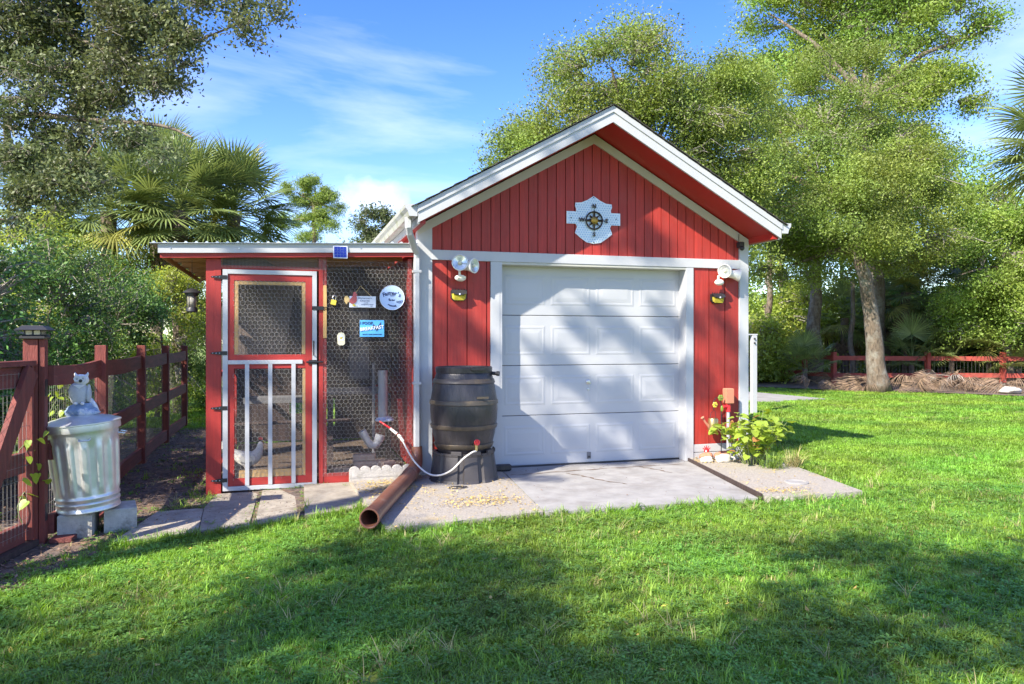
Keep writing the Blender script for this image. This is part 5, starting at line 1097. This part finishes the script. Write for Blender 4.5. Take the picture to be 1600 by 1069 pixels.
def palm(name, base, h_, label, nf=26, s=1.0, nd=8, trunk=True, lean=(0, 0), seed=1, emin=-40, emax=82, cat='palm', group=None, yellow=.03, rad=.13):
    rnd = random.Random(seed); t = thing(name, base, label, cat, group); top = Vector((lean[0], lean[1], h_))
    if trunk:
        mb = MB(); n = max(6, int(h_*4)); pts_ = [top*(i/n)+Vector((0, 0, -.05)) for i in range(n+1)]
        mb.tube(pts_, [rad*(1+.10*(i % 2)) for i in range(n+1)], 10); mb.build('trunk', 'palmbark', t, local=True)
    for i in range(nf):
        f = i/nf; el_ = R(emax-(emax-emin)*f**.8+rnd.uniform(-8, 8)); az = i*2.399+rnd.uniform(-.3, .3)
        me = rnd.choice(FRY if (f > .7 and rnd.random() < .12) or rnd.random() < yellow else FR)
        frond(t, me, top+Vector((0, 0, .15-.25*f)), az, el_, rnd.uniform(-.4, .4), s*rnd.uniform(.85, 1.12))
    for i in range(nd):
        frond(t, rnd.choice(FRD), top+Vector((0, 0, -.15-.15*rnd.random())), i*2.4, R(rnd.uniform(-88, -55)), rnd.uniform(-.5, .5), s*rnd.uniform(.7, .95), 'dead_frond')
    return t
palm('cabbage_palm', (-3.15, 8.5, 0), 3.85, 'cabbage palm with broad fan fronds above the left end of the coop roof', 48, .95, 9, seed=1)
palm('cabbage_palm', (-4.05, 7.9, 0), 3.8, 'lower cabbage palm just left of the one above the coop roof', 46, .95, 9, seed=2)
palm('cabbage_palm', (-7.15, 11.8, 0), 4.3, 'cabbage palm with a bare dark trunk showing at the far left', 36, 1.05, 8, seed=3, rad=.16)
palm('cabbage_palm', (*at(170, 300, 14)[:2], 0), 3.75, 'cabbage palm half hidden by the overhanging oak leaves', 36, 1.0, 6, seed=4)
palm('cabbage_palm', (*at(245, 290, 17)[:2], 0), 4.9, 'taller cabbage palm behind the pair left of the coop roof', 40, 1.0, 6, seed=5)
palm('cabbage_palm', (10.85, 2.35, 0), 4.8, 'cabbage palm cut off by the right edge of the picture', 30, 1.05, 12, seed=6)
for i, (px, py, Z, lb, nf, nd) in enumerate(((1415, 450, 24.4, 'skirted palm with hanging dead fronds right of the big oak', 22, 22), (1470, 440, 24.6, 'second skirted palm with brown dead fronds farther right', 20, 22), (1385, 465, 25, 'dark shaded palm close behind the big oak trunk', 18, 12), (1320, 490, 25.5, 'dark low palm left of the big oak trunk', 18, 8), (1578, 470, 22.9, 'yellowish palm above the fence at the right edge', 22, 6))):
    p = at(px, py, Z); palm('fence_palm', (p[0], p[1], 0), p[2]-.1, lb, nf, 1.0, nd, seed=20+i, emin=-50, group='palms behind the red fence', yellow=.3 if i in (0, 4) else .08)
for i, (px, py, Z, lb, s_) in enumerate(((1425, 548, 22.9, 'bright palmetto left in the pair behind the fence', .9), (1487, 540, 22.8, 'largest bright palmetto fanned out behind the fence', 1.05), (1258, 556, 22.6, 'small palmetto growing behind the fence left of the oak trunk', .7), (1545, 520, 22.4, 'palmetto near the right edge behind the fence', 1.0), (1222, 552, 26.5, 'pale palmetto close to the garage corner', .6), (1592, 555, 22.2, 'palmetto low at the right edge', .9))):
    p = at(px, py, Z); palm('palmetto', (p[0], p[1], 0), max(.35, p[2]-.35), lb, 15, s_, 2, trunk=True, seed=30+i, emin=0, emax=88, cat='palmetto', group='palmettos behind the red fence', rad=.07)
# grey dead fronds at the left edge
dfp = thing('dead_palm_skirt', (*at(-25, 470, 7.2)[:2], 0), 'grey hanging dead palm fronds at the left edge above the gate', 'dead palm')
rnd = random.Random(8); zz = at(-25, 452, 7.2)[2]
MB().tube([(0, 0, 0), (0, 0, zz)], .09, 8).build('trunk', 'palmbark', dfp, local=True)
for i in range(14): frond(dfp, FRG, (0, 0, zz-.05*rnd.random()), i*2.4, R(rnd.uniform(-86, -62)), rnd.uniform(-.5, .5), .55, 'dead_frond')
# pile of cut fronds
fp = thing('frond_pile', (*at(1480, 600, 20.2)[:2], 0), 'heap of dry brown cut palm fronds in front of the red fence', 'brush pile')
rnd = random.Random(9)
for i in range(40):
    u_ = rnd.uniform(-1, 1); me = FRG if i % 11 == 0 else rnd.choice(FRD)
    frond(fp, me, (u_*1.75+rnd.uniform(-.2, .2), -u_*.55+rnd.uniform(-.4, .4), .04+.40*(1-u_*u_)*rnd.random()), rnd.uniform(0, 6.3), R(rnd.uniform(-12, 22)), rnd.uniform(-1.2, 1.2), rnd.uniform(.5, .82), 'dead_frond')
fp2 = thing('frond_litter', (*at(1345, 606, 20.5)[:2], 0), 'small heap of dry fronds at the foot of the big oak trunk', 'brush pile')
for i in range(12):
    frond(fp2, rnd.choice(FRD), (rnd.uniform(-1.1, .9), rnd.uniform(-.2, .6), .05+.2*rnd.random()), rnd.uniform(0, 6.3), R(rnd.uniform(-10, 25)), rnd.uniform(-1.2, 1.2), rnd.uniform(.4, .65), 'dead_frond')
ws = MB().ball((*at(1580, 608, 19)[:2], .06), (.26, .2, .09), 12, 7, .5, 2).build('pale_rock', 'stone', smooth=True); tag(ws, 'pale rock at the lawn edge by the right side of the picture', 'rock')

# ------------------------------------------------------------------ heart-leaved bush at the garage corner, vine on the gate
def heart():
    mb = MB(); out = [(0, 0), (.20, -.10), (.42, -.02), (.52, .22), (.44, .55), (.24, .84), (0, 1.08)]
    vs = [(0, 0, 0), (0, .35, -.05), (0, .7, -.06), (0, 1.08, -.12)]
    for s_ in (-1, 1): vs += [(s_*x, y, .10*x-.12*y*y*.6+.04*math.sin(y*6+s_)) for x, y in out[1:-1]]
    return mb.add(vs, [(0, 9, 10, 1), (1, 10, 11), (1, 11, 12, 2), (2, 12, 13, 3), (0, 1, 5, 4), (1, 6, 5), (1, 2, 7, 6), (2, 3, 8, 7)])
HL = heart().mesh('leaf', smooth=True); HL.materials.append(M['hib'])
HL2 = HL.copy(); HL2.materials.clear(); M['hibred'] = pmat('reddish_leaf', (.42, .20, .08), .45, trans=.3); HL2.materials.append(M['hibred'])
def heart_leaf(parent, pos, az, tilt, roll, s, me=None):
    o = bpy.data.objects.new('leaf', me or HL); COL.objects.link(o); o.parent = parent; o.location = pos
    o.rotation_euler = (Matrix.Rotation(az, 4, 'Z') @ Matrix.Rotation(tilt, 4, 'X') @ Matrix.Rotation(roll, 4, 'Y')).to_euler(); o.scale = (s, s, s)
hb = thing('leafy_bush', (2.62, -.50, .0), 'bright yellow green bush with broad heart-shaped leaves at the garage corner', 'bush')
rnd = random.Random(12); stems = MB()
for i in range(24):
    a = i*2.399; r_ = .06+.32*math.sqrt((i+.5)/24); h_ = (.62-.75*r_)*rnd.uniform(.8, 1.1)+.05
    tip = Vector((r_*1.12*math.cos(a), r_*math.sin(a)*.8, h_*1.05)); base_ = Vector((tip.x*.25, tip.y*.25, 0)); mid = base_.lerp(tip, .55)+Vector((0, 0, .05))
    stems.tube([base_, mid, tip], [.007, .005, .003], 5)
    for k in range(12):
        f = .25+.75*k/11; p = base_.lerp(mid, f*2) if f < .5 else mid.lerp(tip, f*2-1); az = rnd.uniform(0, 6.28); off = Vector((-math.sin(az), math.cos(az), .1))*rnd.uniform(.02, .07)
        heart_leaf(hb, p+off, az, R(rnd.uniform(-55, 25)), rnd.uniform(-.4, .4), rnd.uniform(.055, .092)*(1.1 if k > 7 else .95), HL2 if rnd.random() < .03 else None)
stems.build('stems', 'stem', hb, local=True)
def blade_tuft(seed, n, hgt, spread, wd, arch=.6):
    rnd = random.Random(seed); mb = MB()
    for i in range(n):
        a = rnd.uniform(0, 6.28); r0 = rnd.uniform(0, spread); b0 = Vector((r0*math.cos(a*1.7), r0*math.sin(a*1.7), 0)); ln_ = hgt*rnd.uniform(.5, 1.15)
        tl = rnd.uniform(.1, arch); dr = Vector((math.cos(a), math.sin(a), 0)); sd = Vector((-dr.y, dr.x, 0)); w0 = wd*rnd.uniform(.7, 1.3)
        vs = []
        for k, t in enumerate((0, .4, .75, 1)):
            p = b0+dr*ln_*tl*t*(.5+.9*t)+Vector((0, 0, ln_*(t-.35*tl*t*t))); ww = w0*(1, .9, .55, 0)[k]
            vs += [p-sd*ww/2, p+sd*ww/2] if ww else [p]
        mb.add(vs, [(0, 1, 3, 2), (2, 3, 5, 4), (4, 5, 6)])
    return mb
def clover_tuft(seed, n, hgt, spread, ls):
    rnd = random.Random(seed); mb = MB()
    for i in range(n):
        a = rnd.uniform(0, 6.28); r0 = spread*math.sqrt(rnd.random()); c_ = Vector((r0*math.cos(a), r0*math.sin(a), hgt*rnd.uniform(.35, 1)))
        for k in range(3):
            b_ = a+k*2.09+rnd.uniform(-.3, .3); d_ = Vector((math.cos(b_), math.sin(b_), rnd.uniform(-.2, .5))); s_ = Vector((-d_.y, d_.x, 0)); l_ = ls*rnd.uniform(.7, 1.3)
            mb.add([c_, c_+d_*l_*.55+s_*l_*.36, c_+d_*l_, c_+d_*l_*.55-s_*l_*.36], [(0, 1, 2, 3)])
    return mb
gt1 = blade_tuft(3, 90, .22, .10, .006, 1.1).build('grass_clump', 'grassdry', local=True); gt1.location = (2.93, -.78, .02); tag(gt1, 'clump of pale dry grass beside the leafy bush', 'grass clump')
gt2 = blade_tuft(7, 120, .20, .16, .006, 1.2).build('grass_clump', 'grassdry', local=True); gt2.location = (2.66, -.80, .022); tag(gt2, 'straggly strappy plant in front of the leafy bush', 'plant')
gt2.data.materials.clear(); gt2.data.materials.append(M['oakleaf2'])
vn = thing('vine', (-3.87, -1.48, .1), 'green heart-leaved vine climbing the gate and its post', 'vine')
mb = MB(); vp = smooth_path([(.04, .0, -.15), (-.02, -.08, .10), (.05, .02, .30), (-.02, -.10, .45), (.05, .06, .58)], 4); mb.tube(vp, .004, 5); mb.build('stem', 'stem', vn, local=True)
rnd = random.Random(21)
for i in range(20):
    p = vp[rnd.randrange(4, len(vp))]; heart_leaf(vn, p+Vector((rnd.uniform(-.03, .09), rnd.uniform(-.16, .12), rnd.uniform(-.06, .08))), rnd.uniform(0, 6.28), R(rnd.uniform(-80, -20)), rnd.uniform(-.4, .4), rnd.uniform(.045, .075))
vn2 = thing('vine', (-3.78, -.9, .8), 'small leafy vine hanging on the fence wire behind the trash can lid', 'vine')
mb = MB(); vp = smooth_path([(-.05, -.35, -.1), (0, -.15, .1), (-.02, .1, .05), (0, .3, -.1)], 4); mb.tube(vp, .003, 5); mb.build('stem', 'stem', vn2, local=True)
for i in range(30): p = vp[rnd.randrange(0, len(vp))]; heart_leaf(vn2, p+Vector((rnd.uniform(-.05, .05), rnd.uniform(-.1, .1), rnd.uniform(-.12, .1))), rnd.uniform(0, 6.28), R(rnd.uniform(-80, -10)), rnd.uniform(-.4, .4), rnd.uniform(.03, .05))
fw = thing('weed', (4.2, 2.0, -.03), 'small dark weed on the lawn just behind the leafy bush', 'weed')
for i in range(12): heart_leaf(fw, (rnd.uniform(-.08, .08), rnd.uniform(-.05, .05), rnd.uniform(.15, .30)), rnd.uniform(0, 6.28), R(rnd.uniform(-30, 50)), 0, .07)
MB().tube([(0, 0, -.05), (0, 0, .25)], .006, 5).build('stem', 'stem', fw, local=True)

# ------------------------------------------------------------------ grass
def inpoly(X, Y, poly):
    r_ = np.zeros(len(X), bool); j = len(poly)-1
    for i in range(len(poly)):
        xi, yi = poly[i]; xj, yj = poly[j]; c_ = ((yi > Y) != (yj > Y)) & (X < (xj-xi)*(Y-yi)/(yj-yi+1e-12)+xi); r_ ^= c_; j = i
    return r_
GAR = [(-2.9, 0), (2.9, 0), (2.9, 5), (-.9, 5), (-.9, 3.1), (-2.9, 3.1)]
PATHR = [(7.2, 9.2), (7.0, 7.3), (8.2, 6.9), (9.75, 7.15), (9.4, 9.9)]
def scatter(n, x0, x1, y0, y1, rng, zmin, zmax, soft=.035, mulch_p=.06):
    X = rng.uniform(x0, x1, n); Y = rng.uniform(y0, y1, n)
    dx, dy = X-CP[0], Y-CP[1]; Z = dx*CF[0]+dy*CF[1]; u = (dx*CR[0]+dy*CR[1])/np.maximum(Z, .1)
    k = (Z > zmin) & (Z < zmax) & (np.abs(u) < .80)
    jx, jy = X+rng.normal(size=n)*soft, Y+rng.normal(size=n)*soft
    for p in [CONC, SLAB_L, SLAB_R, GAR, PATHR]+PAVERS: k &= ~inpoly(jx, jy, p)
    m_ = inpoly(X+rng.normal(size=n)*.15, Y+rng.normal(size=n)*.15, MULCH) | inpoly(X+rng.normal(size=n)*.3, Y+rng.normal(size=n)*.3, FARBED)
    k &= (~m_) | (rng.random(n) < mulch_p)
    return X[k], Y[k]
def make_instancer(name, pts, scale, sources):
    me = bpy.data.meshes.new(name); me.vertices.add(len(pts)); me.vertices.foreach_set('co', np.asarray(pts, np.float32).ravel())
    a = me.attributes.new('s', 'FLOAT', 'POINT'); a.data.foreach_set('value', np.asarray(scale, np.float32))
    o = bpy.data.objects.new(name, me); COL.objects.link(o)
    ng = bpy.data.node_groups.new(name, 'GeometryNodeTree'); ng.interface.new_socket('Geometry', in_out='INPUT', socket_type='NodeSocketGeometry'); ng.interface.new_socket('Geometry', in_out='OUTPUT', socket_type='NodeSocketGeometry')
    n = ng.nodes; l = ng.links; gi = n.new('NodeGroupInput'); go = n.new('NodeGroupOutput'); ip = n.new('GeometryNodeInstanceOnPoints'); gg = n.new('GeometryNodeGeometryToInstance')
    for s_ in reversed(sources):
        oi = n.new('GeometryNodeObjectInfo'); oi.inputs['Object'].default_value = s_; l.new(oi.outputs['Geometry'], gg.inputs[0])
    ip.inputs['Pick Instance'].default_value = True
    ri = n.new('FunctionNodeRandomValue'); ri.data_type = 'INT'; ri.inputs[4].default_value = 0; ri.inputs[5].default_value = len(sources)-1
    rv = n.new('FunctionNodeRandomValue'); rv.data_type = 'FLOAT_VECTOR'; rv.inputs[0].default_value = (-.12, -.12, 0); rv.inputs[1].default_value = (.12, .12, 6.28); rv.inputs['Seed'].default_value = 3
    at_ = n.new('GeometryNodeInputNamedAttribute'); at_.data_type = 'FLOAT'; at_.inputs[0].default_value = 's'
    l.new(gi.outputs[0], ip.inputs['Points']); l.new(gg.outputs[0], ip.inputs['Instance']); l.new(ri.outputs[2], ip.inputs['Instance Index'])
    l.new(rv.outputs[0], ip.inputs['Rotation']); l.new(at_.outputs[0], ip.inputs['Scale']); l.new(ip.outputs[0], go.inputs[0])
    md = o.modifiers.new('scatter', 'NODES'); md.node_group = ng; o['kind'] = 'stuff'; return o
def src(mb, nm, mat):
    me = mb.mesh(nm); me.materials.append(M[mat]); return bpy.data.objects.new(nm, me)
GS = [src(blade_tuft(100+i, 26, .048, .05, .0046, 1.0), 'tuft', 'grass') for i in range(5)]+[src(clover_tuft(110+i, 13, .038, .055, .015), 'tuft', 'clover') for i in range(2)]
GS.append(src(blade_tuft(109, 9, .045, .05, .0038, 1.1), 'tuft', 'grassdry'))
GL = [src(blade_tuft(130+i, 10, .10, .03, .0055, .8), 'tuft', 'grass') for i in range(3)]+[src(blade_tuft(134, 8, .12, .03, .004, .9), 'tuft', 'grassdry')]
GF = [src(blade_tuft(120+i, 34, .045, .11, .010, .8), 'tuft', 'grass') for i in range(3)]
rng = np.random.default_rng(77)
def zz_(X, Y, d=.0): return np.array([gz(x, y)-d for x, y in zip(X, Y)])
X, Y = scatter(52000, -5.5, 7.5, -5.4, -.0, rng, 2.2, 7.2)
make_instancer('grass', np.stack([X, Y, zz_(X, Y, .006)], 1), rng.uniform(.7, 1.3, len(X)), GS)
X, Y = scatter(3200, -5.5, 8, -5.4, 2, rng, 2.2, 9, .05, .3)
dens = np.array([mnoise.noise(Vector((x*1.1, y*1.1, 3))) for x, y in zip(X, Y)]); k = dens > .02; X, Y = X[k], Y[k]
make_instancer('tall_grass', np.stack([X, Y, zz_(X, Y, .004)], 1), rng.uniform(.6, 1.2, len(X)), GL)
X, Y = scatter(52000, -4.5, 14, -3, 8, rng, 7.0, 12.5)
o_ = make_instancer('grass', np.stack([X, Y, zz_(X, Y, .006)], 1), rng.uniform(.6, 1.1, len(X)), GF[:]+GS[4:5])
X, Y = scatter(42000, -6, 24, -2, 18, rng, 12.3, 24)
make_instancer('grass', np.stack([X, Y, zz_(X, Y, .01)], 1), rng.uniform(.8, 1.4, len(X)), GF)
# fringe of longer blades along slab and paver edges
fr_ = []
rnd = random.Random(6)
for pl_, n_ in ((CONC[2:4], 90), ([(-1.46, -2.08), (-.225, -1.90)], 70), ([(-3.32, -1.62), (-1.53, -1.26)], 130), ([(1.74, -1.97), (2.68, -2.05)], 50), ([(2.68, -2.02), (2.98, -.62)], 60), ([(-1.57, -1.2), (-1.48, -2.05)], 30)):
    for i in range(n_): t = rnd.random(); fr_.append((pl_[0][0]+(pl_[1][0]-pl_[0][0])*t+rnd.gauss(0, .02), pl_[0][1]+(pl_[1][1]-pl_[0][1])*t-.04+rnd.gauss(0, .025)))
X = np.array([p[0] for p in fr_]); Y = np.array([p[1] for p in fr_])
make_instancer('edge_grass', np.stack([X, Y, zz_(X, Y)], 1), rng.uniform(.6, 1.15, len(X)), GL[:3])
# mulch chips, and yellow leaf litter on the pebbled slabs
def chips(name, poly, n, size, mat, seed, z=None, dens=None, flat=.3):
    rng = np.random.default_rng(seed); xs = [p[0] for p in poly]; ys = [p[1] for p in poly]
    X = rng.uniform(min(xs), max(xs), n); Y = rng.uniform(min(ys), max(ys), n); k = inpoly(X, Y, poly); X, Y = X[k], Y[k]
    if dens: k = np.array([dens(x, y) > rng.random() for x, y in zip(X, Y)]); X, Y = X[k], Y[k]
    Z = (zz_(X, Y, -.014) if z is None else np.full(len(X), z))+rng.uniform(0, .012, len(X))
    o = put(name, leaf_mesh(name, np.stack([X, Y, Z], 1), size, rng, up=2.2, ratio=.45), mat); o['kind'] = 'stuff'; return o
chips('mulch_chips', MULCH, 16000, .034, 'chip', 1)
chips('woodland_litter', FARBED[:7]+[(24, 14), (8, 18)], 9000, .12, 'chip', 5)
chips('fallen_leaves', [(-4, -5.4), (7, -5.4), (7, -2.1), (-1, -2.2), (-3, -1.8), (-4, -2.2)], 900, .045, 'litter', 9, None, lambda x, y: .5 if (x < -2.6 or x > 2) else .25)
def d1(x, y): return max(0, .9-((x+1.27)/.30)**2-((y+.62)/.42)**2)+.05*(y > -1.6)
def d2(x, y): return max(0, .9-((x+.58)/.42)**2-((y+1.42)/.26)**2)+.04
def d3(x, y): return max(0, .8-((x-2.02)/.36)**2-((y+1.82)/.17)**2)+.02+(.5 if y > -.35 else 0)
chips('leaf_litter', SLAB_L, 9500, .026, 'litter', 2, .012, d1); chips('leaf_litter', SLAB_L, 9500, .024, 'litter', 3, .012, d2)
chips('leaf_litter', SLAB_R, 8000, .024, 'litter', 4, .030, d3)
chips('leaf_litter', [(-.2, -1.8), (0, -.05), (2.05, -.05), (1.7, -1.8)], 500, .022, 'chip', 6, .006, lambda x, y: .15+(.8 if y > -.2 else 0))
chips('leaf_litter', [(-3.3, -1.5), (-1.6, -1.2), (-1.6, 0), (-2.8, 0)], 1500, .020, 'chip', 7, -.048, lambda x, y: .5)
